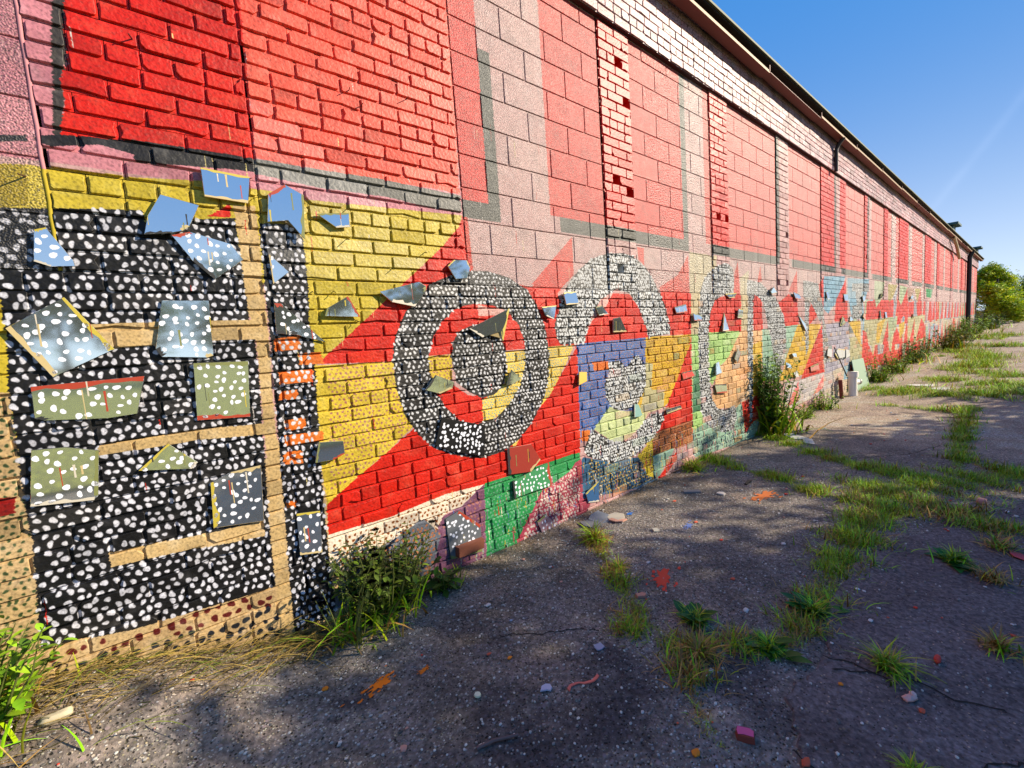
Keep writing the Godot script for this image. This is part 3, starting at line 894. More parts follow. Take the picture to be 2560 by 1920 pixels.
func ground_mat(im: Image, metres: float, bump: float) -> StandardMaterial3D:
	var nm: Image = im.duplicate(); nm.bump_map_to_normal_map(bump)
	var m := StandardMaterial3D.new()
	m.albedo_texture = ImageTexture.create_from_image(im)
	m.normal_enabled = true; m.normal_texture = ImageTexture.create_from_image(nm); m.normal_scale = 1.0
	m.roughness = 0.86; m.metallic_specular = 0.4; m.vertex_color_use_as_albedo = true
	m.uv1_scale = Vector3(1.0 / metres, 1.0 / metres, 1)
	return m

func ground_tint(u: float, z: float) -> Color:
	var n1 := noise.get_noise_2d(u * 0.55 + 3.0, z * 0.55); var n2 := noise.get_noise_2d(u * 2.3, z * 2.3 + 9.0); var n3 := noise.get_noise_2d(u * 9.0, z * 9.0)
	var v := 1.0 + 0.30 * n1 + 0.30 * n2 + 0.2 * n3
	var c := Color(v, v, v)
	# tar spread over the near slab
	var tar := smooth(0.55, 0.2, Vector2((u + 0.62) / 1.1, (z - 1.22) / 0.55).length() + 0.28 * n2 + 0.1 * n3)
	tar = maxf(tar, smooth(0.5, 0.25, Vector2((u + 1.12) / 0.28, (z - 0.60) / 0.14).length() + 0.3 * n3))
	tar = maxf(tar, 0.9 * smooth(0.5, 0.3, Vector2((u + 0.50) / 0.42, (z - 1.0) / 0.16).length() + 0.3 * n3))
	tar = maxf(tar, 0.8 * smooth(0.5, 0.3, Vector2((u - 0.05) / 0.5, (z - 1.66) / 0.3).length() + 0.4 * n2))
	c = c.lerp(Color(0.30, 0.31, 0.38), tar * 0.85)
	# dust and soil along the wall; dry far yard with sunlight painted in pale
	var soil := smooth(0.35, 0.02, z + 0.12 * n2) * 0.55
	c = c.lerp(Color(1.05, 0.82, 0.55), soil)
	var dry := smooth(2.6, 6.0, u + 0.8 * n1) * 0.75  # also carries the sunlit brightness of the far ground
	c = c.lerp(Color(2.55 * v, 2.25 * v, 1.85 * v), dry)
	var scour := smooth(0.34, 0.6, noise.get_noise_2d(u * 1.1 + 40.0, z * 1.1)) * 0.55
	c = c.lerp(Color(1.6, 1.45, 1.35), scour)
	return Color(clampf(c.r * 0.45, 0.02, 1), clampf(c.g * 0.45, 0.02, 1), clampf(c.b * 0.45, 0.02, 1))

func build_ground() -> void:
	var im := stone_texture(Color(0.645, 0.60, 0.56), 34000, 4, 0.62)
	var gm := ground_mat(im, 1.9, 7.0)
	var us := PackedFloat32Array(); var zs := PackedFloat32Array()
	for a in [-160.0, -90.0, -45.0, -20.0, -10.0, -6.0, -4.0]: us.append(a)
	var q := -3.2
	while q < 8.0: us.append(q); q += 0.045
	while q < 35.0: us.append(q); q += 0.25
	for a in [36.0, 40.0, 48.0, 60.0, 90.0, 150.0, 250.0]: us.append(a)
	zs.append(-0.16); q = -0.04
	while q < 3.2: zs.append(q); q += 0.045
	for a in [3.5, 4.0, 5.0, 7.0, 10.0, 16.0, 30.0, 60.0, 110.0, 200.0]: zs.append(a)
	var b := Buf.new()
	for z in zs:
		for u in us:
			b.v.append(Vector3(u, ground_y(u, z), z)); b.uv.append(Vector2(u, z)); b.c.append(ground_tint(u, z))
			var e := 0.03
			b.n.append(Vector3(ground_y(u - e, z) - ground_y(u + e, z), 2.0 * e, ground_y(u, z - e) - ground_y(u, z + e)).normalized())
	var w := us.size()
	for j in zs.size() - 1:
		for i in w - 1:
			var k := j * w + i
			b.ix.append(k); b.ix.append(k + 1); b.ix.append(k + w + 1); b.ix.append(k); b.ix.append(k + w + 1); b.ix.append(k + w)
	tag(part("asphalt_ground", b.mesh(), gm, self), "old cracked grey brown asphalt yard beside the mural wall", "", "", "structure")
	# a newer, smoother slab nearer the camera, a little higher
	rng.seed = 8
	var sm := ground_mat(stone_texture(Color(0.48, 0.43, 0.415), 12000, 6, 0.35), 1.7, 5.0)
	var edge := [Vector2(-0.42, 2.05), Vector2(-0.10, 1.85), Vector2(0.13, 1.745), Vector2(0.42, 1.80), Vector2(0.75, 1.70), Vector2(1.3, 1.68), Vector2(1.7, 1.72), Vector2(2.15, 1.90), Vector2(2.5, 2.08), Vector2(2.8, 2.16), Vector2(3.1, 2.3), Vector2(3.6, 2.75)]
	var line := PackedVector2Array()
	for i in edge.size() - 1:
		for k in 8:
			var p: Vector2 = edge[i].lerp(edge[i + 1], k / 8.0)
			line.append(p + Vector2(rng.randf_range(-0.012, 0.012), rng.randf_range(-0.016, 0.016)))
	b = Buf.new()
	var rows := 22
	for i in line.size():
		var p := line[i]
		for j in rows:
			var z := lerpf(p.y + (0.012 if j == 1 else 0.0), 3.35, pow(float(maxi(j - 1, 0)) / (rows - 2), 1.4)) if j > 0 else p.y
			var y := ground_y(p.x, z) - 0.006 if j == 0 else 0.016 + 0.005 * noise.get_noise_2d(p.x * 2.0, z * 2.0) + 0.002 * noise.get_noise_2d(p.x * 12.0, z * 12.0)
			b.v.append(Vector3(p.x, y, z)); b.uv.append(Vector2(p.x, z))
			var n2 := noise.get_noise_2d(p.x * 2.0, z * 2.0); var n3 := noise.get_noise_2d(p.x * 7.0, z * 7.0); var v := 1.0 + 0.3 * n2 + 0.2 * n3
			v = clampf(v * 0.72, 0.1, 1.0); b.c.append(Color(v, v, v))
			b.n.append(Vector3(0, 0.6, -0.8) if j == 0 else Vector3(0.03 * n2, 1, 0.05 * n3).normalized())
	for i in line.size() - 1:
		for j in rows - 1:
			var k := i * rows + j
			b.ix.append(k); b.ix.append(k + rows); b.ix.append(k + rows + 1); b.ix.append(k); b.ix.append(k + rows + 1); b.ix.append(k + 1)
	tag(part("asphalt_slab", b.mesh(), sm, self), "smoother dark purple grey asphalt slab at the lower right", "", "", "structure")
	# cracks: dark earthy strips on the surface in place of shaded grooves
	var cm := mat(rgb(44, 38, 32), 1.0)
	for c in [[-0.46, 0.70, -0.38, 0.76, -0.30, 0.84, -0.20, 0.90, -0.14, 0.97, -0.08, 1.02], [0.36, 1.83, 0.44, 1.93, 0.52, 2.0, 0.5, 2.16, 0.56, 2.3], [0.0, 2.15, 0.12, 2.24, 0.26, 2.27, 0.34, 2.36], [-0.12, 1.84, -0.16, 1.95, -0.2, 2.1], [0.42, 1.79, 0.46, 1.9, 0.44, 2.04], [3.4, 0.9, 3.7, 1.1, 4.2, 1.5, 4.9, 1.7]]:
		var path := to2(c); b = Buf.new()
		var fine := PackedVector2Array()
		for i in path.size() - 1:
			for k in 6: fine.append(path[i].lerp(path[i + 1], k / 6.0) + Vector2(rng.randf_range(-0.008, 0.008), rng.randf_range(-0.008, 0.008)))
		for i in fine.size() - 1:
			var d := (fine[i + 1] - fine[i]).normalized(); var s := Vector2(-d.y, d.x)
			var w0 := 0.004 * absf(sin(i * 1.7)) + 0.001; var w1 := 0.004 * absf(sin((i + 1) * 1.7)) + 0.001
			var pp := [fine[i] - s * w0, fine[i + 1] - s * w1, fine[i + 1] + s * w1, fine[i] + s * w0]
			var vv := []
			for p in pp: vv.append(Vector3(p.x, surf(p.x, p.y) + 0.0015, p.y))
			b.quad(vv[3], vv[2], vv[1], vv[0], Vector3(0, 1, 0))
		tag(part("ground_crack", b.mesh(), cm, self), "", "", "", "structure")
	# the green field on the other side of the yard
	var fm := mat(rgb(74, 108, 34), 0.95)
	var nt := FastNoiseLite.new(); nt.frequency = 0.05; nt.fractal_octaves = 4
	var fim := nt.get_seamless_image(512, 512); fim.convert(Image.FORMAT_RGB8)
	fm.albedo_texture = ImageTexture.create_from_image(fim); fm.albedo_color = rgb(250, 250, 84); fm.uv1_triplanar = true; fm.uv1_world_triplanar = true; fm.uv1_scale = Vector3.ONE * 0.4
	b = Buf.new()
	for i in 40:
		for j in 8:
			var x0 := -80.0 + i * 5.0; var z0: float = [4.2, 5.0, 7.0, 10.0, 18.0, 30.0, 60.0, 100.0, 180.0][j]; var z1: float = [4.2, 5.0, 7.0, 10.0, 18.0, 30.0, 60.0, 100.0, 180.0][j + 1]
			var hh := func(x: float, z: float) -> float: return 0.04 + 0.022 * clampf(x - 6.0, 0.0, 28.0)
			b.quad(Vector3(x0, hh.call(x0, z1), z1), Vector3(x0 + 5, hh.call(x0 + 5, z1), z1), Vector3(x0 + 5, hh.call(x0 + 5, z0), z0), Vector3(x0, hh.call(x0, z0), z0), Vector3(0, 1, 0))
	tag(part("grass_field", b.mesh(), fm, self), "green field across the yard", "", "", "structure")

# height of whatever surface lies at a place of the yard
func surf(u: float, z: float) -> float:
	var g := ground_y(u, z)
	if u > -0.42 and u < 3.5 and z > 1.7:
		var lim := 1.72 + 0.2 * smooth(1.7, 2.5, u) + 0.4 * smooth(2.4, 3.4, u) + 0.3 * smooth(0.0, -0.4, u)
		if z > lim: return maxf(g, 0.017 + 0.005 * noise.get_noise_2d(u * 2.0, z * 2.0))
	return g

func blob(r: float, n: int, rough: float) -> PackedVector2Array:
	var p := PackedVector2Array(); var a0 := rng.randf() * TAU; var s := rng.randf() * 50.0
	for i in n:
		var a := TAU * i / n
		var rr := r * (1.0 + rough * noise.get_noise_2d(cos(a) * 1.6 + s, sin(a) * 1.6))
		p.append(Vector2(cos(a + a0), sin(a + a0)) * rr)
	return p

func flake(called: String, u: float, z: float, pts: PackedVector2Array, thick: float, m: Material, label: String, category: String, turn := 0.0, tilt := 0.0, group := "") -> MeshInstance3D:
	var o := part(called, slab(pts, 0.0, thick, thick * 0.4), m, self)
	o.position = Vector3(u, surf(u, z) + 0.003 + absf(tilt) * 0.03, z)
	o.rotation = Vector3(-PI / 2 + tilt, turn, 0)
	tag(o, label, category, group)
	return o

func lump(r: Vector3, rough: float, seed_: float) -> ArrayMesh:
	var st := SurfaceTool.new(); st.begin(Mesh.PRIMITIVE_TRIANGLES); st.set_smooth_group(0)
	var s := SphereMesh.new(); s.radius = 1.0; s.height = 2.0; s.radial_segments = 14; s.rings = 8
	var a := s.get_mesh_arrays(); var v: PackedVector3Array = a[Mesh.ARRAY_VERTEX]
	for i in v.size():
		var d := v[i]
		var k := 1.0 + rough * noise.get_noise_3d(d.x * 1.1 + seed_, d.y * 1.1, d.z * 1.1)
		d = Vector3(clampf(d.x * k, -0.85, 0.85), clampf(d.y * k, -0.8, 0.8), clampf(d.z * k, -0.85, 0.85))
		v[i] = d * r
	a[Mesh.ARRAY_VERTEX] = v
	var m := ArrayMesh.new(); m.add_surface_from_arrays(Mesh.PRIMITIVE_TRIANGLES, a)
	st.create_from(m, 0); st.generate_normals()
	return st.commit()

func splash(u: float, z: float, w: float, turn: float, m: Material, label: String, bits: int) -> void:
	# dried paint: one irregular patch and satellites, a thin film on the asphalt
	var b := Buf.new()
	for k in bits * 2:
		var r := w * (0.5 if k == 0 else rng.randf_range(0.025, 0.13))
		var o := Vector2.ZERO if k == 0 else Vector2(rng.randfn(0.0, 0.55) * w, rng.randfn(0.0, 0.22) * w)
		var p := blob(r, 22, 0.9 if k == 0 else 0.6)
		for i in p.size(): p[i] = (Vector2(p[i].x, p[i].y * 0.45) + o).rotated(turn)
		var t := Geometry2D.triangulate_polygon(p)
		for i in range(0, t.size(), 3):
			var vv := []
			for e in 3:
				var q := p[t[i + e]] + Vector2(u, z)
				vv.append(Vector3(q.x, surf(q.x, q.y) + 0.004, q.y))
			if (vv[1] - vv[0]).cross(vv[2] - vv[0]).y < 0.0: vv.reverse()
			b.tri(vv[0], vv[1], vv[2], Vector3(0, 1, 0))
	tag(part("paint_splash", b.mesh(), m, self), label, "paint splash")

func build_debris() -> void:
	rng.seed = 31
	var red := mat(rgb(214, 44, 30), 0.6); var orange := mat(rgb(226, 116, 8), 0.6); var salmon := mat(rgb(222, 112, 96), 0.7)
	splash(-1.01, 0.58, 0.11, -0.3, orange, "bright orange paint splash in the near left asphalt", 9)
	splash(-0.84, 0.64, 0.05, -0.2, orange, "three small orange paint spots right of the bright orange splash", 5)
	splash(0.52, 0.98, 0.20, -0.5, red, "red paint splash in the middle of the asphalt", 12)
	splash(2.16, 0.90, 0.26, 0.1, mat(rgb(196, 104, 40), 0.8), "brownish orange paint streak near the grass strip", 9)
	splash(1.16, 0.30, 0.07, 0.0, mat(rgb(40, 110, 190), 0.6), "small blue paint spot near the foot of the wall", 4)
	splash(1.25, 0.75, 0.10, -0.3, mat(rgb(96, 118, 176), 0.7), "faint blue paint spatter in the middle of the asphalt", 7)
	# salmon coloured wavy strip
	var wav := PackedVector2Array()
	for i in 9: wav.append(Vector2(-0.075 + i * 0.019, 0.014 * sin(i * 0.8) + rng.randf_range(0.002, 0.011)))
	for i in 9: wav.append(Vector2(0.077 - i * 0.019, 0.014 * sin((8 - i) * 0.8) - rng.randf_range(0.002, 0.011)))
	flake("paint_strip", -0.39, 1.18, wav, 0.004, salmon, "wavy salmon pink strip of peeled paint lying in the near asphalt", "paint chip", -0.25)
	# pink sided brick piece
	var t := thing("brick_piece", Vector3(-0.17, surf(-0.17, 1.72) + 0.0095, 1.72), "broken brick piece with a bright pink painted face at the bottom", "brick")
	t.rotation = Vector3(0, 0.5, 0); t.scale = Vector3.ONE * 0.6
	var core := slab(PackedVector2Array([Vector2(-0.036, -0.048), Vector2(0.02, -0.052), Vector2(0.037, -0.03), Vector2(0.034, 0.042), Vector2(0.01, 0.05), Vector2(-0.033, 0.044), Vector2(-0.039, 0.0)]), -0.016, 0.02, 0.005)
	var body := part("body", core, mat(rgb(130, 58, 44), 0.9), t); body.rotation.x = -PI / 2
	var f := part("painted_face", slab(PackedVector2Array([Vector2(-0.024, -0.042), Vector2(0.014, -0.046), Vector2(0.029, -0.026), Vector2(0.027, 0.036), Vector2(0.0, 0.043), Vector2(-0.028, 0.038), Vector2(-0.021, 0.01)]), 0.0, 0.002), mat(rgb(222, 92, 140), 0.8), t); f.rotation.x = -PI / 2; f.position.y = 0.0203
	# shell-like pinkish fragment
	t = thing("plaster_fragment", Vector3(0.39, surf(0.39, 2.06) + 0.007, 2.06), "pale pink folded plaster fragment on the smooth slab", "fragment")
	t.rotation = Vector3(0.1, -0.5, 0); t.scale = Vector3.ONE * 0.62
	part("body", lump(Vector3(0.045, 0.014, 0.026), 0.6, 8.0), mat(rgb(226, 170, 156), 0.7), t)
	var fold := part("fold", lump(Vector3(0.016, 0.016, 0.02), 0.5, 5.0), mat(rgb(232, 186, 174), 0.7), t); fold.position = Vector3(0.034, 0.006, -0.008)
	var o := part("brick_chip", lump(Vector3(0.024, 0.012, 0.012), 0.5, 2.0), mat(rgb(206, 66, 52), 0.8), self); o.position = Vector3(0.69, surf(0.69, 2.1) + 0.012, 2.10); tag(o, "small coral red brick chip behind the tuft on the slab", "brick chip")
	o = part("rubble_stone", lump(Vector3(0.034, 0.025, 0.03), 0.5, 4.0), mat(rgb(196, 140, 128), 0.9), self); o.position = Vector3(2.94, surf(2.94, 2.08) + 0.018, 2.08); tag(o, "rounded pinkish stone in the bright grass at the right", "stone")
	o = part("rubble_stone", lump(Vector3(0.05, 0.016, 0.022), 0.5, 6.0), mat(rgb(196, 182, 150), 0.9), self); o.position = Vector3(-2.0, surf(-2.0, 0.22) + 0.015, 0.22); tag(o, "pale flat stone lying in straw at the lower left", "stone")
	# boards, tiles and loose shards
	var rect := PackedVector2Array([Vector2(-0.075, -0.028), Vector2(0.075, -0.03), Vector2(0.078, 0.026), Vector2(-0.07, 0.03)])
	flake("slate_piece", 1.89, 0.42, rect, 0.012, mat(rgb(112, 116, 122), 0.6), "grey rectangular slate piece lying on the asphalt", "slate piece", -0.75)
	flake("black_strip", 2.40, 0.68, PackedVector2Array([Vector2(-0.07, -0.012), Vector2(0.07, -0.014), Vector2(0.065, 0.014), Vector2(-0.06, 0.012)]), 0.012, mat(rgb(24, 22, 24), 0.6), "short black strip lying near the grass", "strip", 0.1)
	var pm := [mat(rgb(120, 124, 132), 0.5), mat(rgb(196, 186, 166), 0.6), mat(rgb(92, 96, 104), 0.5), mat(rgb(190, 140, 120), 0.7)]
	var pl := ["grey tile shard leaning at the wall foot, back of the little heap", "cream tile shard in the little heap at the wall foot", "dark grey tile shard at the near side of the little heap", "pink brown tile shard sticking out under the cream one"]
	for i in 4: flake("tile_shard", [0.94, 1.02, 0.80, 0.99][i], [0.17, 0.27, 0.20, 0.31][i], blob([0.11, 0.075, 0.09, 0.06][i], 6, 0.5), 0.008, pm[i], pl[i], "tile shard", i * 0.7, [0.12, -0.1, 0.05, 0.1][i], "heap of tile shards at the wall foot")
	var wm := mat(rgb(204, 200, 194), 0.7)
	flake("paper_sheet", 4.50, 0.34, PackedVector2Array([Vector2(-0.26, -0.08), Vector2(0.24, -0.06), Vector2(0.28, 0.06), Vector2(-0.22, 0.10)]), 0.005, wm, "long white board lying in front of the tall weed", "board", 0.9, 0.04)
	flake("paper_sheet", 4.28, 0.60, PackedVector2Array([Vector2(-0.16, -0.06), Vector2(0.16, -0.03), Vector2(0.12, 0.06), Vector2(-0.12, 0.05)]), 0.005, wm, "smaller white board beside the grass strip", "board", 0.3, 0.03)
	flake("paper_sheet", 5.30, 0.06, PackedVector2Array([Vector2(-0.2, -0.05), Vector2(0.2, -0.05), Vector2(0.16, 0.07), Vector2(-0.18, 0.06)]), 0.01, mat(rgb(150, 146, 138), 0.8), "grey flat stone slab at the wall behind the tall weed", "stone slab", 0.1, 0.05)
	for q in [[9.4, 0.92, 0.55, "largest white scrap lying in the far sunlit grass"], [9.1, 1.2, 0.4, "white scrap right of the largest one in the far sunlit grass"], [8.9, 0.75, 0.3, "smallest white scrap in the far grass nearest the wall"]]: flake("paper_sheet", q[0], q[1], blob(q[2] * 0.4, 7, 0.6), 0.006, wm, q[3], "scrap", q[2], 0.02, "white scraps in the far grass")
	flake("tile_chip", -0.19, 1.09, blob(0.022, 7, 0.8), 0.004, mat(rgb(140, 152, 178), 0.4), "bluish heart shaped chip in the middle asphalt", "chip", 0.4, 0.05)
	flake("tile_chip", -0.52, 1.10, blob(0.02, 7, 0.9), 0.005, mat(rgb(190, 188, 206), 0.5), "small lilac white chip above the salmon strip", "chip", 0.2, 0.05)
	flake("tile_chip", -0.745, 0.93, blob(0.014, 8, 0.3), 0.006, mat(rgb(226, 226, 190), 0.4), "round pale bottle cap like disc left of the salmon strip", "chip", 0.0, 0.1)
	flake("fallen_leaf", 2.02, 2.29, blob(0.045, 8, 0.9), 0.002, mat(rgb(206, 78, 84), 0.8), "pinkish red leaf at the right edge of the slab", "leaf", 0.3, 0.1)
	flake("tile_chip", 0.28, 1.0, blob(0.03, 7, 0.7), 0.012, mat(rgb(200, 140, 116), 0.8), "salmon coloured stone chip left of the middle grass", "chip", 0.0, 0.05)
	flake("tile_chip", 1.02, 0.62, blob(0.03, 7, 0.6), 0.006, mat(rgb(206, 200, 178), 0.7), "cream chip in the middle of the shaded asphalt", "chip", 0.5, 0.05)
	flake("tile_chip", 2.0, 0.62, blob(0.035, 7, 0.5), 0.008, mat(rgb(206, 196, 186), 0.7), "pale chip right of the slate piece", "chip", 0.1, 0.05)
	var sb := Buf.new(); tube(sb, [Vector3(-0.88, surf(-0.88, 1.12) + 0.006, 1.12), Vector3(-0.82, surf(-0.82, 1.14) + 0.01, 1.14), Vector3(-0.74, surf(-0.74, 1.18) + 0.008, 1.18)], 0.007, 0.005, 6)
	tag(part("stick", sb.mesh(), mat(rgb(110, 88, 84), 0.8), self), "short weathered stick at the bottom of the picture", "stick")
	o = part("old_brick", slab(PackedVector2Array([Vector2(-0.105, -0.032), Vector2(0.10, -0.034), Vector2(0.104, 0.03), Vector2(-0.10, 0.034)]), -0.03, 0.035, 0.008), mat(rgb(126, 70, 48), 0.85), self); o.position = Vector3(-0.18, 0.13, 0.035); tag(o, "bare brown brick sticking out low at the wall beside the bush", "brick")
	o = part("old_brick", lump(Vector3(0.11, 0.05, 0.09), 0.4, 12.0), mat(rgb(186, 104, 84), 0.9), self); o.position = Vector3(5.0, 0.06, 0.1); tag(o, "pinkish brick chunk at the wall foot right of the tall weed", "brick")
	# white standpipe with a side cap, a rusty pipe and a stick beside it
	t = thing("standpipe", Vector3(7.95, ground_y(7.95, 0.2), 0.2), "white painted standpipe with a round side cap at the wall foot", "pipe")
	var pmt := mat(rgb(228, 224, 216), 0.5)
	var b := Buf.new(); tube(b, [Vector3(0, -0.05, 0), Vector3(0, 0.34, 0)], 0.066, 0.066, 14); part("pipe", b.mesh(), pmt, t)
	b = Buf.new(); tube(b, [Vector3(0, 0.34, 0), Vector3(0, 0.43, 0)], 0.082, 0.082, 14); part("collar", b.mesh(), pmt, t)
	b = Buf.new(); tube(b, [Vector3(0.02, 0.24, 0.02), Vector3(0.13, 0.24, 0.05)], 0.042, 0.046, 12); var cap := part("side_outlet", b.mesh(), pmt, t)
	b = Buf.new(); tube(b, [Vector3(0.13, 0.24, 0.05), Vector3(0.15, 0.24, 0.056)], 0.056, 0.056, 12); part("cap", b.mesh(), mat(rgb(176, 172, 160), 0.5), cap)
	b = Buf.new(); tube(b, [Vector3(7.62, 0.0, 0.12), Vector3(7.60, 0.36, 0.1)], 0.032, 0.032, 10)
	tag(part("rusty_pipe", b.mesh(), mat(rgb(110, 40, 30), 0.8), self), "dark red rusty pipe stub left of the white standpipe", "pipe")
	b = Buf.new(); tube(b, [Vector3(7.75, 0.42, 0.16), Vector3(7.45, 0.95, 0.05)], 0.011, 0.008, 5)
	tag(part("leaning_rod", b.mesh(), mat(rgb(60, 54, 48), 0.8), self), "thin dark rod leaning from the standpipe to the wall", "rod")
	# green stained sheet leaning on the wall
	var sh := part("leaning_sheet", slab(PackedVector2Array([Vector2(-0.42, 0.0), Vector2(0.45, 0.0), Vector2(0.40, 0.58), Vector2(-0.40, 0.60)]), 0.0, 0.012), mat(rgb(142, 166, 142), 0.5), self)
	sh.position = Vector3(8.95, ground_y(8.95, 0.15) - 0.02, 0.14); sh.rotation.x = -0.17
	tag(sh, "pale green stained sheet leaning on the wall beyond the standpipe", "sheet")
	# loose chips and gravel
	var mm := [rgb(214, 206, 196), rgb(200, 90, 60), rgb(150, 170, 190), rgb(206, 150, 130), rgb(190, 184, 170), rgb(208, 60, 40), rgb(222, 130, 30)]
	var chips := scatter_mesh(320, func(i: int) -> Array:
		var u := rng.randf_range(-2.2, 7.0); var z := rng.randf_range(0.03, 2.4)
		var s := 0.004 + 0.010 * pow(rng.randf(), 2.5)
		return [Transform3D(Basis(Vector3.UP, rng.randf() * TAU).scaled(Vector3(s * rng.randf_range(0.7, 1.8), s * 0.35, s)), Vector3(u, surf(u, z) + 0.004, z)), mm[rng.randi() % mm.size() if i % 3 else 0]])
	tag(chips, "scattered paint and plaster chips over the asphalt", "", "", "stuff"); chips.name = "paint_chips"
	var grav := scatter_mesh(9000, func(i: int) -> Array:
		var u := -2.3 + 5.6 * pow(rng.randf(), 1.3); var z := rng.randf_range(0.02, 2.3)
		if rng.randf() < 0.8 and surf(u, z) > 0.0125 and u > -0.45 and u < 3.5 and z > 1.7: z -= 1.5
		var s := rng.randf_range(0.0022, 0.006); var v := rng.randf_range(0.3, 0.85)
		return [Transform3D(Basis(Vector3.UP, rng.randf() * TAU).scaled(Vector3(s * rng.randf_range(0.7, 1.5), s * 0.7, s)), Vector3(u, surf(u, z) + 0.0005, z)), Color(v, v * 0.97, v * 0.92)])
	tag(grav, "loose grit on the asphalt", "", "", "stuff"); grav.name = "gravel"

func multi(mesh: Mesh, count: int, fn: Callable, m: Material, parent: Node) -> MultiMeshInstance3D:
	var mm := MultiMesh.new(); mm.transform_format = MultiMesh.TRANSFORM_3D; mm.use_colors = true; mm.mesh = mesh; mm.instance_count = count
	for i in count:
		var r: Array = fn.call(i)
		mm.set_instance_transform(i, r[0]); mm.set_instance_color(i, (r[1] as Color).srgb_to_linear())
	var o := MultiMeshInstance3D.new(); o.multimesh = mm; o.material_override = m
	parent.add_child(o, true)
	return o

func vmat(rough := 0.8, back := 0.0) -> StandardMaterial3D:
	var m := StandardMaterial3D.new(); m.vertex_color_use_as_albedo = true; m.roughness = rough; m.cull_mode = BaseMaterial3D.CULL_DISABLED
	if back > 0.0: m.backlight_enabled = true; m.backlight = Color(back, back, back * 0.5)
	return m

func scatter_mesh(count: int, fn: Callable) -> MultiMeshInstance3D:
	return multi(lump(Vector3.ONE, 0.7, 1.5), count, fn, vmat(0.85), self)

# ------------------------------------------------------------------ grass and weeds
func blade_mesh(bend: float, w: float) -> ArrayMesh:
	var b := Buf.new(); var n := 4
	for i in n + 1:
		var t := float(i) / n
		var y := t - 0.25 * bend * t * t; var x := bend * t * t; var ww := w * (1.0 - t * t * 0.96) * 0.5
		for s in [-1.0, 1.0]:
			b.v.append(Vector3(x, y, ww * s)); b.n.append(Vector3(-0.5, 0.75, 0.25 * s).normalized()); b.uv.append(Vector2(0, t))
	for i in n:
		var k := i * 2
		b.ix.append(k); b.ix.append(k + 3); b.ix.append(k + 1); b.ix.append(k); b.ix.append(k + 2); b.ix.append(k + 3)
	return b.mesh()

func leaf_mesh(w: float) -> ArrayMesh:
	var b := Buf.new()
	var pts := [Vector2(0, 0), Vector2(0.25, 0.8), Vector2(0.55, 1.0), Vector2(0.8, 0.6), Vector2(1, 0)]
	for p in pts:
		for s in [-1.0, 0.0, 1.0]:
			b.v.append(Vector3(p.x, -0.25 * p.x * p.x + 0.12 * absf(s) * p.y * w, s * p.y * w * 0.5)); b.n.append(Vector3(0.25 * p.x, 1, -0.3 * s).normalized()); b.uv.append(Vector2.ZERO)
	for i in 4:
		for s in 2:
			var k := i * 3 + s
			b.ix.append(k); b.ix.append(k + 3); b.ix.append(k + 4); b.ix.append(k); b.ix.append(k + 4); b.ix.append(k + 1)
	return b.mesh()

var blades: Array[ArrayMesh] = []
var leafs: ArrayMesh
var grass_m: StandardMaterial3D
func grass_color(dry: float) -> Color:
	var v := rng.randf_range(0.7, 1.25)
	if rng.randf() < dry * 0.9: return Color8(int(172 * v), int(132 * v), int(66 * v))
	return Color8(int(rng.randf_range(122, 178) * v), int(rng.randf_range(168, 198) * v), int(rng.randf_range(4, 22) * v))

func blade_at(p: Vector3, h: float, lean: float) -> Transform3D:
	var bs := Basis(Vector3.UP, rng.randf() * TAU) * Basis(Vector3(0, 0, 1), -absf(rng.randfn(0.0, lean)))
	return Transform3D(bs.scaled_local(Vector3(h, h, h)), p)

const STRIP_LABEL := ["grass growing in the crack from the tall weed towards the right", "widest bright green grass patch across the joint at the right", "thin grass line from the wall foot to the wide patch", "drier grass clump at the right below the wide patch", "grass growing in the joint from the wide patch down to the middle", "low grass line along the joint in the foreground middle", "tan and green grass tail running to the bottom edge", "grass in the joint from the tile heap down to the middle", "thin grass line in the long joint at the far right", "sunlit grass mat by the standpipe", "sunlit grass mat at the right beyond the shade", "sunlit grass patch behind the right mat", "thin sunlit grass line in front of the grass mat", "small sunlit grass patch left of the far winding strip", "winding sunlit grass strip in the far yard", "sunlit grass patch right of the winding strip", "farthest green mat near the downpipe", "long far grass mat across the yard", "small far grass spot near the wall", "small far grass spot right of it", "farthest grass line by the end of the wall"]

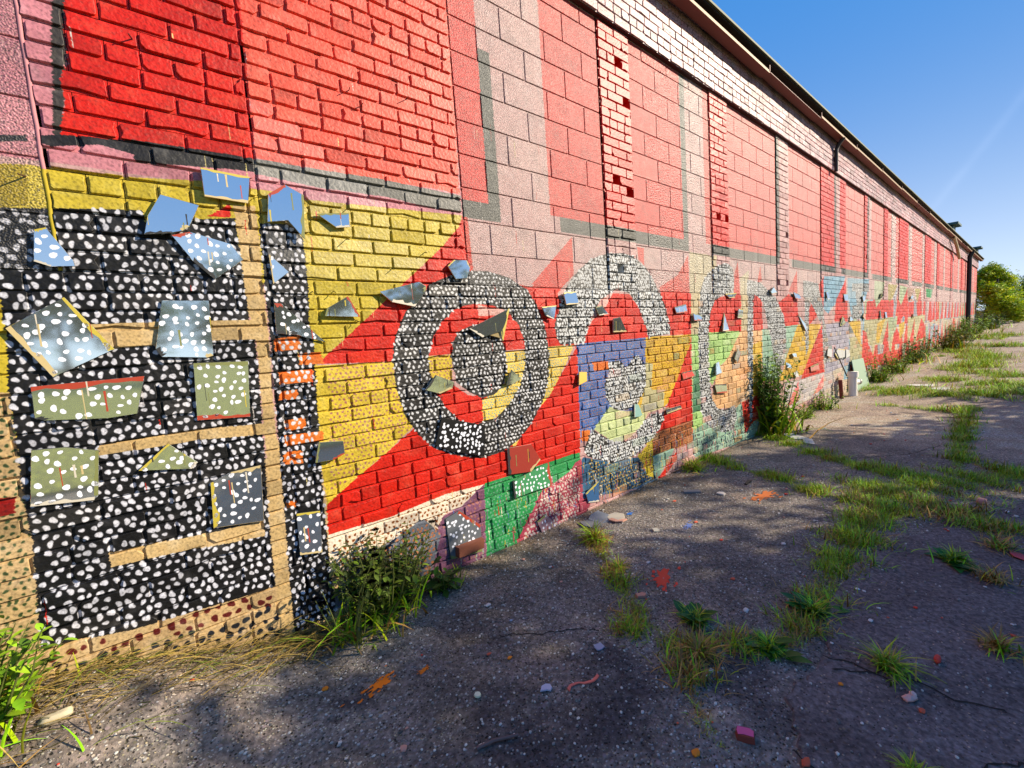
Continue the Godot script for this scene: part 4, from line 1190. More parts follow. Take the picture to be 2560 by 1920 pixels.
func build_grass() -> void:
	rng.seed = 12
	for i in 3: blades.append(blade_mesh([0.15, 0.45, 0.8][i], [0.075, 0.06, 0.065][i]))
	leafs = leaf_mesh(0.5)
	grass_m = vmat(0.6, 0.55)
	for s in GRASS_AT.size():
		var e: Array = GRASS_AT[s]; var path := to2(e[2]); var w: float = e[1]
		var total := 0.0
		for i in path.size() - 1: total += path[i].distance_to(path[i + 1])
		var far := path[0].x > 6.0
		var dens := 7000.0 if far else 30000.0
		if path[0].x > 13.0: dens = 2600.0
		var cnt := int(clampf(total * w * dens, 900, 19000))
		var hs := 0.072 if not far else 0.12
		if path[0].x > 13.0: hs = 0.16
		var dry: float = {"clump": 0.55, "mid2": 0.5, "low": 0.75, "left": 0.55, "mid": 0.2}.get(e[0], 0.12)
		var holder := thing("grass_strip", Vector3.ZERO, STRIP_LABEL[s], "grass", "", "stuff")
		for k in 3:
			var o := multi(blades[k], cnt / 3, func(_i: int) -> Array:
				var d := rng.randf() * total; var j := 0
				while j < path.size() - 2 and d > path[j].distance_to(path[j + 1]): d -= path[j].distance_to(path[j + 1]); j += 1
				var q := path[j].lerp(path[j + 1], clampf(d / path[j].distance_to(path[j + 1]), 0, 1))
				var dv := (path[j + 1] - path[j]).normalized()
				var clump := 0.28 + 0.95 * clampf(0.45 + 1.1 * noise.get_noise_2d(q.x * 3.5, q.y * 3.5 + 20.0), 0.0, 1.0)
				q += Vector2(-dv.y, dv.x) * rng.randfn(0.0, 0.45) * w * clump + dv * rng.randfn(0.0, 0.03)
				q.y = maxf(q.y, 0.03)
				var dd := clampf(dry + 0.5 * noise.get_noise_2d(q.x * 2.2 + 50.0, q.y * 2.2), 0.02, 0.9)
				return [blade_at(Vector3(q.x, surf(q.x, q.y) - 0.004, q.y), hs * rng.randf_range(0.35, 1.25) * clump, 0.95), grass_color(dd)], grass_m, holder)
			o.name = "blades" if k == 0 else "blades_%03d" % k; tag(o, "", "", "", "stuff")
	# single tufts
	var spots := [[0.52, 1.98, 0.15, 0.11, 0.15, "bright green grass tuft alone on the smooth slab"], [1.72, 2.05, 0.13, 0.10, 0.1, "dark green broad leaved tuft on the slab at the right"], [0.74, 1.66, 0.13, 0.09, 0.05, "plantain like tuft at the end of the joint grass"], [0.62, 0.40, 0.20, 0.10, 0.25, "upright grass tuft by the tile heap"], [2.50, 0.12, 0.22, 0.22, 0.4, "yellowish grass tuft at the wall foot behind the slate piece"], [0.28, 1.30, 0.12, 0.08, 0.05, "broad leaved rosette where the joints meet"], [0.33, 1.62, 0.12, 0.07, 0.0, "small plantain rosette in the foreground joint"], [1.62, 2.2, 0.12, 0.16, 0.95, "brown dead grass tuft on the slab at the right"], [0.95, 2.25, 0.12, 0.10, 0.9, "dry brown tuft at the lower right edge"], [0.10, 1.42, 0.15, 0.07, 0.85, "tan dry tuft in the foreground joint"], [0.42, 0.75, 0.12, 0.06, 0.6, "thin half dry tuft in the left joint"], [0.06, 2.12, 0.07, 0.05, 0.1, "small green leaf tuft at the bottom edge"], [2.1, 2.2, 0.14, 0.16, 0.7, "half dry tuft at the far right of the slab"]]
	for q in spots:
		var t := thing("grass_tuft", Vector3(q[0], surf(q[0], q[1]), q[1]), q[5], "grass tuft", "grass tufts in the yard")
		for k in 2:
			var o := multi(blades[k + 1], 95, func(_i: int) -> Array:
				var r: Vector2 = Vector2.from_angle(rng.randf() * TAU) * absf(rng.randfn(0.0, 0.3)) * float(q[3])
				return [blade_at(Vector3(r.x, -0.003, r.y), q[2] * rng.randf_range(0.3, 0.9), 0.75), grass_color(q[4])], grass_m, t)
			o.name = "blades" if k == 0 else "blades_001"; tag(o, "", "", "", "stuff")
		if q[5].contains("plantain") or q[5].contains("broad") or q[5].contains("rosette"):
			var o := multi(leafs, 26, func(_i: int) -> Array:
				var bs := Basis(Vector3.UP, rng.randf() * TAU) * Basis(Vector3(0, 0, 1), rng.randf_range(0.2, 0.9))
				return [Transform3D(bs.scaled_local(Vector3.ONE * q[2] * rng.randf_range(0.5, 0.95)), Vector3(rng.randfn(0, 0.02), 0.0, rng.randfn(0, 0.02))), Color8(36, rng.randi_range(92, 122), 34)], grass_m, t)
			o.name = "leaves"; tag(o, "", "", "", "stuff")
	# straw along the wall foot at the left, fringe of dead grass along the wall
	var straw := thing("dry_straw", Vector3.ZERO, "dry straw and dead stems lying along the wall foot at the lower left", "straw", "", "stuff")
	var so := multi(blades[1], 900, func(_i: int) -> Array:
		var u := rng.randf_range(-2.5, -0.95); var z := absf(rng.randfn(0.0, 0.13)) + 0.02
		var h := rng.randf_range(0.08, 0.26)
		var bs := Basis(Vector3.UP, rng.randfn(0.0, 0.5) + (PI if rng.randf() < 0.4 else 0.0)) * Basis(Vector3(0, 0, 1), -rng.randf_range(0.9, 1.5))
		var v := rng.randf_range(0.5, 1.1)
		return [Transform3D(bs.scaled_local(Vector3(h, h, h * 0.35)), Vector3(u, surf(u, z) + rng.randf_range(0.0, 0.04), z)), Color8(int(176 * v), int(148 * v), int(70 * v)) if rng.randf() < 0.8 else Color8(110, 122, 20)], grass_m, straw)
	so.name = "stems"; tag(so, "", "", "", "stuff")
	var fr := thing("wall_foot_litter", Vector3.ZERO, "thin dead grass and litter along the whole foot of the wall", "litter", "", "stuff")
	so = multi(blades[2], 1300, func(_i: int) -> Array:
		var u := -1.2 + 9.0 * pow(rng.randf(), 1.2); var z := absf(rng.randfn(0.0, 0.05)) + 0.025
		var h := rng.randf_range(0.03, 0.10); var v := rng.randf_range(0.45, 1.0)
		var bs := Basis(Vector3.UP, rng.randf() * TAU) * Basis(Vector3(0, 0, 1), -rng.randf_range(0.5, 1.5))
		return [Transform3D(bs.scaled_local(Vector3(h, h, h * 0.5)), Vector3(u, surf(u, z), z)), Color8(int(150 * v), int(118 * v), int(66 * v))], grass_m, fr)
	so.name = "stems"; tag(so, "", "", "", "stuff")

# a weed: stems with leaves along them, optional flowers and long grass blades round its foot
func weed(called: String, at: Vector2, h: float, spread: float, nstem: int, leaf: float, per: int, greens: Array, label: String, flowers := 0, grassn := 0, category := "weed") -> void:
	var y0 := surf(at.x, at.y)
	var t := thing(called, Vector3(at.x, y0, at.y), label, category)
	var stems := Buf.new(); var spots: Array[Transform3D] = []; var tops: Array[Vector3] = []
	for s in nstem:
		var a := rng.randf() * TAU; var r := spread * sqrt(rng.randf())
		var foot := Vector3(cos(a) * r * 0.35, -0.02, sin(a) * r * 0.35)
		if at.y + foot.z < 0.03: foot.z = 0.03 - at.y
		var hh := h * rng.randf_range(0.45, 1.0)
		var tip := Vector3(cos(a) * r, hh, sin(a) * r)
		if at.y + tip.z < 0.05: tip.z = 0.05 - at.y + rng.randf() * 0.05
		var mid := foot.lerp(tip, 0.5) + Vector3(rng.randfn(0, 0.02), hh * 0.12, rng.randfn(0, 0.02))
		tube(stems, [foot, mid, tip], 0.0035 * (1.0 + h), 0.0012, 5)
		tops.append(tip)
		for k in per:
			var f := 0.15 + 0.85 * float(k) / per
			var p := foot.lerp(mid, f * 2.0) if f < 0.5 else mid.lerp(tip, f * 2.0 - 1.0)
			var sc := leaf * rng.randf_range(0.5, 1.15) * (1.25 - 0.6 * f)
			var pz := p
			spots.append(Transform3D((Basis(Vector3.UP, rng.randf() * TAU) * Basis(Vector3(0, 0, 1), rng.randf_range(-0.5, 0.8))).scaled_local(Vector3.ONE * sc), pz))
	part("stems", stems.mesh(), mat(rgb(84, 92, 34), 0.8), t)
	if per > 0:
		var o := multi(leafs, spots.size(), func(i: int) -> Array:
			var g: Color = greens[rng.randi() % greens.size()]; var v := rng.randf_range(0.7, 1.25)
			return [spots[i], Color(g.r * v, g.g * v, g.b * v)], grass_m, t)
		o.name = "leaves"; tag(o, "", "", "", "stuff")
	if grassn > 0:
		var o := multi(blades[1], grassn, func(_i: int) -> Array:
			var q := Vector2.from_angle(rng.randf() * TAU) * spread * absf(rng.randfn(0.0, 0.5)); q.y = maxf(q.y, 0.03 - at.y)
			var hb := h * rng.randf_range(0.25, 0.6)
			var tr := blade_at(Vector3(q.x, surf(at.x + q.x, at.y + q.y) - y0, q.y), hb, 0.5)
			return [tr, grass_color(0.22)], grass_m, t)
		o.name = "grass_blades"; tag(o, "", "", "", "stuff")
	var fm := mat(rgb(112, 104, 222), 0.7)
	for f in flowers:
		var b := Buf.new(); var p := tops[f % tops.size()]
		for k in 14:
			var a := TAU * k / 14.0; var l := 0.021 * rng.randf_range(0.85, 1.15); var d := Vector3(cos(a), 0.25, sin(a)); var w := Vector3(-sin(a), 0, cos(a)) * 0.0042
			b.quad(p + d * 0.002 - w * 0.4, p + d * l - w, p + d * l + w, p + d * 0.002 + w * 0.4, Vector3(0, 1, 0.2).normalized())
		part("flower", b.mesh(), fm, t)

func build_plants() -> void:
	rng.seed = 44
	var dark := [rgb(70, 92, 18), rgb(88, 112, 24), rgb(58, 76, 18)]; var mid := [rgb(72, 110, 18), rgb(94, 130, 24), rgb(58, 92, 18)]; var light := [rgb(120, 160, 26), rgb(140, 172, 30), rgb(98, 140, 22)]
	weed("chicory_bush", Vector2(-0.78, 0.09), 0.47, 0.30, 95, 0.05, 15, dark, "dark weedy bush with small blue flowers at the wall foot", 7, 240, "bush")
	weed("chicory_plant", Vector2(-1.02, 0.22), 0.44, 0.20, 12, 0.025, 3, dark, "thin chicory stems with blue flowers left of the bush", 6, 30, "flowering plant")
	weed("leafy_plant", Vector2(-0.42, 0.12), 0.18, 0.14, 10, 0.10, 5, mid, "low broad leaved plant right of the dark bush", 0, 90, "plant")
	weed("corner_weed", Vector2(-2.22, 0.16), 0.36, 0.28, 40, 0.06, 12, light, "bright sunlit weed in the lower left corner", 0, 240)
	weed("corner_weed", Vector2(-2.30, 0.02), 0.75, 0.12, 8, 0.035, 8, light, "tall thin yellow green stalks at the left edge", 0, 40)
	weed("tall_weed", Vector2(4.56, 0.12), 1.12, 0.36, 42, 0.085, 34, mid + light, "tall leafy weed shrub growing at the wall below the yellow bricks", 0, 160, "shrub")
	weed("wall_weed", Vector2(5.75, 0.12), 0.24, 0.2, 16, 0.07, 7, light, "small yellow green weed right of the brick chunk", 0, 110)
	weed("wall_weed", Vector2(6.55, 0.12), 0.36, 0.28, 20, 0.08, 8, light, "bright leafy weed left of the rusty pipe", 0, 120)
	weed("wall_weed", Vector2(9.9, 0.2), 0.55, 0.4, 26, 0.09, 10, light, "yellow green weed right of the leaning sheet", 0, 160)
	weed("wall_weed", Vector2(11.4, 0.22), 0.6, 0.45, 28, 0.1, 10, light, "rounded weed, second beyond the leaning sheet", 0, 160)
	weed("wall_weed", Vector2(13.6, 0.25), 0.7, 0.5, 26, 0.13, 9, mid, "large leaved plant third beyond the leaning sheet", 0, 160)
	weed("wall_weed", Vector2(14.9, 0.2), 0.75, 0.4, 18, 0.1, 8, light, "thin tall weed behind the large leaved plant", 0, 60)
	weed("wall_shrub", Vector2(17.6, 0.5), 0.85, 0.75, 46, 0.13, 12, [rgb(110, 128, 24), rgb(84, 106, 26), rgb(128, 110, 40)], "brownish green round shrub in front of the far wall", 0, 240, "shrub")
	weed("wall_shrub", Vector2(21.5, 0.4), 0.9, 0.7, 36, 0.15, 10, light, "yellow green shrub beyond the brownish round one", 0, 160, "shrub")
	weed("wall_shrub", Vector2(25.2, 0.4), 0.9, 0.8, 36, 0.17, 10, light, "far yellow shrub near the downpipe", 0, 160, "shrub")
	weed("wall_shrub", Vector2(28.6, 0.7), 0.8, 0.8, 36, 0.17, 10, mid, "low green shrub right of the downpipe", 0, 160, "shrub")

# ------------------------------------------------------------------ trees
var clump_mesh: ArrayMesh
func make_clump() -> void:
	var b := Buf.new()
	for i in 9:
		var c := Vector3(rng.randfn(0, 0.4), rng.randfn(0, 0.3), rng.randfn(0, 0.4))
		var bs := Basis(Vector3.UP, rng.randf() * TAU) * Basis(Vector3(1, 0, 0), rng.randf_range(-0.9, 0.9))
		var l := bs * Vector3(0.34, 0, 0); var w := bs * Vector3(0, 0, 0.15); var nn := bs * Vector3(0, 1, 0)
		b.quad(c - l, c + w, c + l, c - w, nn)
	clump_mesh = b.mesh()

func tree(called: String, at: Vector3, h: float, trunk_h: float, lobes: Array, count: int, size: float, greens: Array, label: String, category := "tree", group := "") -> void:
	var t := thing(called, at, label, category, group)
	var b := Buf.new()
	var lean := Vector3(rng.randfn(0, 0.06), 0, rng.randfn(0, 0.06)) * h
	tube(b, [Vector3(0, -0.2, 0), Vector3(0, trunk_h * 0.5, 0) + lean * 0.3, Vector3(0, trunk_h, 0) + lean * 0.6, Vector3(0, h * 0.8, 0) + lean], 0.035 * h, 0.008 * h, 8)
	var trunk := part("trunk", b.mesh(), mat(rgb(72, 58, 44), 0.95), t)
	b = Buf.new()
	for l in lobes:
		var c: Vector3 = l[0]
		var s := Vector3(0, lerpf(trunk_h * 0.6, h * 0.7, rng.randf()), 0) + lean * 0.6
		tube(b, [s, s.lerp(c, 0.5) + Vector3(0, 0.05 * h, 0), c], 0.014 * h, 0.004 * h, 6)
	part("limbs", b.mesh(), mat(rgb(72, 58, 44), 0.95), trunk)
	var o := multi(clump_mesh, count, func(i: int) -> Array:
		var l: Array = lobes[i % lobes.size()]; var c: Vector3 = l[0]; var r: Vector3 = l[1]
		var d := Vector3(rng.randfn(0, 1), rng.randfn(0, 1), rng.randfn(0, 1)).normalized()
		var rad := pow(rng.randf(), 0.45) * (1.0 + 0.75 * noise.get_noise_3d(d.x * 1.8 + c.x * 3.0, d.y * 1.8, d.z * 1.8 + c.z))
		var g: Color = greens[rng.randi() % greens.size()]; var v := rng.randf_range(0.65, 1.25)
		var bs := Basis(Vector3.UP, rng.randf() * TAU) * Basis(Vector3(1, 0, 0), rng.randfn(0, 0.4))
		return [Transform3D(bs.scaled_local(Vector3.ONE * size * rng.randf_range(0.6, 1.3)), c + d * r * rad), Color(g.r * v, g.g * v, g.b * v)], vmat(0.7, 0.55), t)
	o.name = "crown"; tag(o, "", "", "", "stuff")

func build_trees() -> void:
	rng.seed = 90
	make_clump()
	var yel := [rgb(196, 206, 24), rgb(164, 188, 22), rgb(206, 208, 44), rgb(132, 166, 24)]; var deep := [rgb(72, 112, 26), rgb(92, 130, 30), rgb(58, 92, 26)]
	tree("corner_tree", Vector3(33.6, 0.62, 0.75), 2.3, 0.5, [[Vector3(0, 1.2, 0), Vector3(0.9, 0.8, 0.6)], [Vector3(0.2, 0.6, 0.6), Vector3(0.8, 0.6, 0.5)], [Vector3(0.5, 1.7, -0.2), Vector3(0.6, 0.5, 0.5)]], 2200, 0.17, yel, "yellow green sumac like shrub at the far corner of the wall", "shrub")
	tree("green_tree", Vector3(40.0, 0.62, -0.1), 3.7, 1.0, [[Vector3(0, 2.3, -0.2), Vector3(1.2, 1.1, 0.9)], [Vector3(0.2, 1.3, 0.7), Vector3(1.3, 1.1, 0.9)], [Vector3(0, 3.0, 0.2), Vector3(0.7, 0.6, 0.6)], [Vector3(0, 1.4, -1.0), Vector3(1.0, 1.6, 0.8)], [Vector3(0, 2.4, 0.7), Vector3(0.8, 0.7, 0.6)]], 5600, 0.17, yel, "taller yellow green tree beyond the end of the wall")
	tree("green_tree", Vector3(45.0, 0.62, 1.9), 3.1, 1.0, [[Vector3(0, 1.9, 0), Vector3(1.2, 1.1, 1.2)], [Vector3(0, 2.4, 0.5), Vector3(0.8, 0.6, 0.8)], [Vector3(0, 1.0, -0.8), Vector3(1, 1.0, 0.9)]], 3600, 0.19, deep + yel + yel, "darker green tree at the right edge behind the first")
	tree("hedge_bush", Vector3(37.5, 0.62, 1.3), 1.5, 0.3, [[Vector3(0, 0.8, -0.5), Vector3(0.8, 0.7, 0.6)], [Vector3(0, 0.6, 0.5), Vector3(0.8, 0.6, 0.8)]], 2000, 0.15, yel + deep, "low green hedge bush below the trees", "bush")
	var b := Buf.new(); tube(b, [Vector3(38.2, 0.5, 0.52), Vector3(38.2, 3.2, 0.47)], 0.06, 0.05, 8)
	tag(part("utility_pole", b.mesh(), mat(rgb(48, 42, 38), 0.9), self), "dark thin post standing among the far trees", "pole")
	# trees across the yard, towards the sun; they shade the near ground
	for q in [[3.4, 6.4, 3.9], [5.2, 6.0, 4.8], [6.7, 6.3, 5.1], [9.2, 6.0, 4.9], [10.4, 6.3, 4.7], [12.4, 6.1, 3.6]]:
		var h: float = q[2]
		tree("yard_tree", Vector3(q[0], 0.05, q[1]), h, 0.6, [[Vector3(0, h * 0.62, 0), Vector3(1.1, h * 0.36, 1.0)], [Vector3(0.5, h * 0.4, 0.3), Vector3(1.1, h * 0.3, 0.9)], [Vector3(-0.6, h * 0.42, -0.2), Vector3(1.0, h * 0.32, 0.9)]], 1500, 0.24, deep, "small leafy tree across the yard, out of the picture", "tree", "trees across the yard")
	for q in [[-14.0, 40.0, 9.0], [-4.0, 46.0, 11.0], [8.0, 42.0, 9.0], [20.0, 38.0, 10.0], [34.0, 44.0, 11.0], [-26.0, 36.0, 10.0], [52.0, 40.0, 10.0]]:
		var h: float = q[2]
		tree("field_tree", Vector3(q[0], 0.05, q[1]), h, h * 0.3, [[Vector3(0, h * 0.7, 0), Vector3(h * 0.4, h * 0.3, h * 0.4)], [Vector3(h * 0.3, h * 0.5, 0), Vector3(h * 0.3, h * 0.28, h * 0.3)], [Vector3(-h * 0.3, h * 0.5, 0), Vector3(h * 0.3, h * 0.28, h * 0.3)]], 900, 0.9, deep, "big tree across the field, out of the picture", "tree", "trees across the field")

# ------------------------------------------------------------------ shapes on the wall in metres (along, up)
const PAINT := [
	["pink", [-3.000,2.193,0.000,2.193,0.000,4.700,-3.000,4.700]],
	["grayspot", [-1.735,2.782,-1.699,2.797,-1.712,2.700,-1.728,2.548,-1.749,2.497,-1.742,2.434,-1.769,2.294,-1.791,2.294,-1.778,2.418,-1.767,2.492,-1.760,2.586,-1.749,2.681]],
	["red", [-1.695,2.831,-1.114,3.076,-1.135,2.338,-1.369,2.333,-1.563,2.327,-1.773,2.296,-1.742,2.434,-1.749,2.497,-1.719,2.572,-1.717,2.693]],
	["coral", [-1.118,3.075,-0.526,3.583,0.032,3.769,-0.020,2.353,-0.145,2.361,-0.501,2.354,-0.847,2.347,-1.134,2.345]],  # infill in the same red paint, its sun sheen painted in
	["black", [-1.842,2.278,-1.772,2.298,-1.563,2.327,-1.369,2.336,-1.135,2.342,-1.141,2.281,-1.371,2.268,-1.483,2.256,-1.668,2.286,-1.802,2.250,-1.842,2.263]],
	["gray", [-1.147,2.343,-0.847,2.347,-0.501,2.358,-0.012,2.348,-0.023,2.242,-0.301,2.252,-0.510,2.265,-0.857,2.257,-1.142,2.274]],
	["black", [-1.566,2.299,-1.366,2.311,-1.252,2.321,-1.264,2.272,-1.478,2.250,-1.567,2.245]],
	["black", [-1.933,2.263,-1.861,2.278,-1.863,2.258,-1.936,2.239]],
	["yellow", [-1.952,2.163,-1.860,2.176,-1.575,2.180,-1.368,2.204,-0.941,2.206,-0.936,2.189,-0.021,2.229,-0.018,2.134,-0.964,1.379,-0.985,1.357,-0.996,1.499,-0.970,1.869,-2.038,1.331,-1.967,2.036]],
	["yellow", [-2.600,0.900,-1.500,0.900,-1.500,2.100,-2.600,2.100]],
	["olive", [-1.952,2.160,-1.874,2.173,-1.887,2.030,-1.971,2.008]],
	["sand_d", [-2.055,1.367,-2.006,1.366,-2.012,1.219,-2.015,0.928,-2.045,0.408,-2.038,0.266,-2.185,0.292]],
	["*green", [-2.056,1.361,-2.007,1.361,-2.012,1.219,-2.015,0.928,-2.045,0.408,-2.171,0.403], 0.0260, 0.0060],
	["darkred", [-2.085,0.996,-2.040,0.989,-2.047,0.932,-2.093,0.930]],
	["mauvepink", [0.000,1.790,33.000,1.790,33.000,2.203,0.000,2.203]],
	["red", [-0.039,2.161,-0.015,2.225,0.035,2.229,0.046,1.877,0.545,1.801,1.003,2.194,0.996,1.909,0.794,1.761,0.968,1.358,0.446,1.366,-0.336,1.373,-0.564,1.357,-0.964,1.377,-0.605,1.669,-0.187,2.015]],
	["redl", [0.547,1.823,1.003,2.200,0.994,1.920,0.832,1.808]],
	["yel_m", [-0.984,1.371,-0.565,1.354,-0.336,1.371,-0.173,1.371,-0.193,1.168,-0.495,0.955,-0.683,0.829,-0.692,0.829,-0.804,0.765,-0.996,0.648,-1.001,0.824,-1.000,1.117]],
	["*mauve", [-0.936,1.357,-0.570,1.350,-0.184,1.371,-0.198,1.168,-0.499,0.965,-0.682,0.838,-0.803,0.775,-0.975,0.701,-0.964,0.948,-0.917,1.172], 0.0260, 0.0060],
	["red", [-0.997,0.647,-0.804,0.765,-0.692,0.827,-0.480,0.950,-0.312,1.073,0.039,1.095,0.982,1.099,0.941,0.499,0.554,0.506,-0.005,0.493,-0.302,0.510,-0.654,0.480,-1.006,0.490]],
	["yel_b", [0.022,1.049,0.227,1.139,0.246,1.352,0.446,1.360,0.694,1.368,0.941,1.365,0.775,1.149,0.626,0.965,0.267,0.672,0.218,0.902,0.020,0.893]],
	["*blue", [0.028,1.048,0.232,1.128,0.260,1.345,0.694,1.362,0.932,1.360,0.758,1.150,0.629,0.988,0.259,0.895,0.021,0.903], 0.0220, 0.0050],
	["red", [0.927,1.299,0.977,1.363,0.942,0.503,0.267,0.672,0.431,0.867,0.629,0.988]],
	["white", [-1.009,0.491,-0.654,0.480,-0.302,0.510,-0.008,0.494,-0.199,0.396,-0.326,0.384,-0.359,0.269,-0.689,0.327,-0.894,0.241,-1.019,0.292]],
	["*brown", [-0.992,0.470,-0.656,0.464,-0.304,0.493,-0.032,0.484,-0.210,0.404,-0.337,0.382,-0.368,0.292,-0.688,0.336,-0.892,0.258,-1.008,0.322], 0.0300, 0.0075],
	["mauve2", [-0.008,0.494,-0.033,0.004,-0.332,-0.016,-0.461,0.007,-0.516,0.089,-0.391,0.280,-0.338,0.373,-0.199,0.396]],
	["*mauve", [-0.034,0.458,-0.049,0.032,-0.329,0.013,-0.349,0.266,-0.317,0.366,-0.200,0.381], 0.0300, 0.0080],
	["bluegray", [-0.886,0.310,-0.688,0.336,-0.464,0.403,-0.359,0.269,-0.460,0.017,-0.719,0.030,-1.056,0.093]],
	["*rust", [-0.870,0.303,-0.689,0.327,-0.466,0.384,-0.370,0.273,-0.458,0.036,-0.717,0.048], 0.0300, 0.0090],
	["slate", [-0.328,0.359,-0.212,0.379,-0.080,0.238,-0.085,0.056,-0.321,0.088]],
	["*mauve", [-0.318,0.346,-0.214,0.364,-0.093,0.242,-0.096,0.071,-0.309,0.098], 0.0300, 0.0090],
	["green", [-0.007,0.499,0.195,0.496,0.586,0.505,0.932,0.504,0.944,0.422,0.710,0.402,0.496,0.217,0.301,0.089,0.186,-0.056,-0.012,-0.053,-0.033,0.004]],
	["*pgreen", [0.006,0.480,0.552,0.489,0.895,0.497,0.644,0.418,0.446,0.184,0.271,0.087,0.174,-0.028,-0.009,-0.027], 0.0300, 0.0080],
	["crimson", [0.576,0.387,0.946,0.447,1.028,0.060,0.941,-0.072,0.172,-0.056,0.301,0.089]],
	["*bone", [0.592,0.383,0.888,0.409,0.923,0.169,0.852,-0.017,0.292,-0.002,0.362,0.104], 0.0320, 0.0115],
	["bluegray", [-0.460,0.017,-0.027,-0.009,0.173,-0.045,0.168,-0.095,-0.464,-0.022]],
	["blue", [0.979,1.369,1.421,1.391,1.913,1.382,1.978,1.057,1.804,0.742,1.284,0.726,0.958,0.576,0.956,0.780]],
	["*orange", [0.987,1.363,1.899,1.368,1.927,1.062,1.292,0.818,0.960,0.602], 0.0240, 0.0050],
	["orange", [1.153,1.213,1.364,1.202,1.358,1.130,1.157,1.142]],
	["orange", [0.972,0.675,1.073,0.663,1.065,0.570,0.965,0.590]],
	["yel_o", [1.913,1.382,2.733,1.373,2.717,1.264,2.249,0.722,2.164,0.688,1.708,0.756,1.872,0.995]],
	["*brown", [1.949,1.366,2.714,1.361,2.686,1.266,2.256,0.815,2.010,0.786,1.887,1.022], 0.0300, 0.0070],
	["tan", [1.888,1.149,2.010,1.125,1.967,0.885,2.198,0.856,2.160,0.682,1.733,0.662,1.814,0.791,1.875,0.967]],
	["red", [2.733,1.373,2.699,0.324,1.974,0.279,2.044,0.524,2.249,0.722,2.701,1.265]],
	["rust", [1.949,0.451,2.172,0.469,2.694,0.472,2.694,0.227,1.947,0.246,1.901,0.314]],
	["*black", [1.961,0.449,2.693,0.456,2.680,0.246,1.949,0.275], 0.0280, 0.0070],
	["pgreen2", [1.120,0.661,1.181,0.701,1.340,0.818,1.451,0.768,1.902,0.670,1.823,0.590,1.629,0.499,1.450,0.479,1.347,0.513]],
	["bluesp", [0.972,0.457,1.353,0.325,1.637,0.301,1.947,0.246,2.007,0.007,1.779,-0.007,0.944,0.117,0.953,0.443]],
	["*yel_o", [1.025,0.426,1.352,0.311,1.921,0.237,1.982,0.028,1.780,0.007,1.057,0.123], 0.0300, 0.0090],
	["*navy", [1.025,0.426,1.352,0.311,1.921,0.237,1.982,0.028,1.780,0.007,1.057,0.123], 0.0400, 0.0140],
	["yel_k", [1.706,0.299,1.908,0.401,1.959,0.420,1.945,0.038,1.836,0.095,1.795,0.207]],
	["*black", [1.730,0.294,1.932,0.396,1.934,0.071,1.819,0.202], 0.0220, 0.0060],
	["mint", [1.959,0.243,2.351,0.250,2.007,0.007,1.959,0.064]],
	["red", [2.006,-0.000,2.377,0.213,2.371,0.119,2.139,0.004]],
	["green", [0.633,0.504,0.852,0.509,0.939,0.496,0.824,0.386,0.618,0.330]],
	["cream", [2.778,2.223,3.333,2.215,3.326,2.095,3.072,1.966,2.961,1.798,2.901,1.366,2.733,1.373]],
	["lgreen", [2.740,1.373,2.901,1.370,2.885,0.547,2.994,0.373,2.708,0.356]],
	["red", [3.733,1.811,3.762,1.993,3.896,2.200,3.939,1.777,3.919,1.366,3.106,1.378,3.154,1.598,3.306,1.752]],
	["cream", [3.950,2.000,4.195,2.105,4.139,1.377,3.919,1.375]],
	["lgreen", [3.106,1.378,3.876,1.371,3.909,1.177,3.376,0.995,3.161,0.787,3.076,0.866]],
	["peach", [3.919,1.369,4.540,1.363,4.473,0.344,3.746,0.453,3.236,0.511,3.134,0.632,3.258,0.899,3.574,1.088]],
	["dgreen", [2.747,0.984,2.879,1.005,2.885,0.547,2.719,0.539]],
	["yel_o", [4.222,1.178,4.534,1.221,4.480,0.509,4.215,0.524]],
	["red", [3.876,0.491,4.481,0.530,4.369,0.216,3.940,0.011]],
	["mint", [2.708,0.356,2.978,0.394,3.448,0.201,3.650,0.202,3.703,0.440,3.897,0.488,3.966,0.085,4.224,0.199,4.418,0.208,4.310,-0.021,3.438,0.017,2.722,0.065]],
	["*navy", [2.738,0.317,3.446,0.164,3.954,0.284,4.270,0.171,3.439,0.035,2.756,0.075], 0.0500, 0.0120],
	["red", [4.550,2.182,4.591,1.986,4.444,1.961]],
	["red", [3.896,2.200,3.919,1.796,3.773,1.812]],
	["red", [4.273,1.801,4.535,1.825,4.565,1.352,4.276,1.353]],
	["red", [5.103,1.707,5.512,1.841,5.820,1.755,5.875,1.387,5.090,1.323,5.267,1.534]],
	["red", [5.513,1.864,5.863,2.189,5.874,1.848]],
	["mint", [4.540,1.363,5.843,1.388,5.488,1.038,5.066,0.652,4.538,0.709]],
	["yel_o", [5.843,1.388,6.914,1.371,6.056,0.618,5.065,0.609,5.304,0.873]],
	["red", [6.954,1.357,7.065,0.544,5.953,0.557,6.342,0.886]],
	["palegray", [5.294,0.583,5.953,0.557,7.446,0.561,7.805,0.274,5.649,0.169,5.283,0.224]],
	["pinkred", [5.853,0.544,5.342,0.215,5.846,0.236]],
	["pinkred", [7.024,0.521,6.475,0.224,7.021,0.310]],
	["lav", [6.954,1.357,8.485,1.373,8.594,0.573,7.106,0.513]],
	["bluelt", [7.043,2.147,8.281,2.198,7.994,1.828,7.282,1.532,7.037,1.612]],
	["red", [6.806,1.963,7.043,2.147,7.037,1.612,6.352,1.374,6.214,1.521]],
	["red", [7.718,1.771,8.380,2.174,8.434,1.374,7.627,1.393]],
	["bluelt", [8.481,2.178,10.008,2.206,9.707,1.787,8.692,1.486,8.483,1.777]],
	["yel_o", [8.485,1.373,9.475,1.366,9.425,0.819,9.021,1.057]],
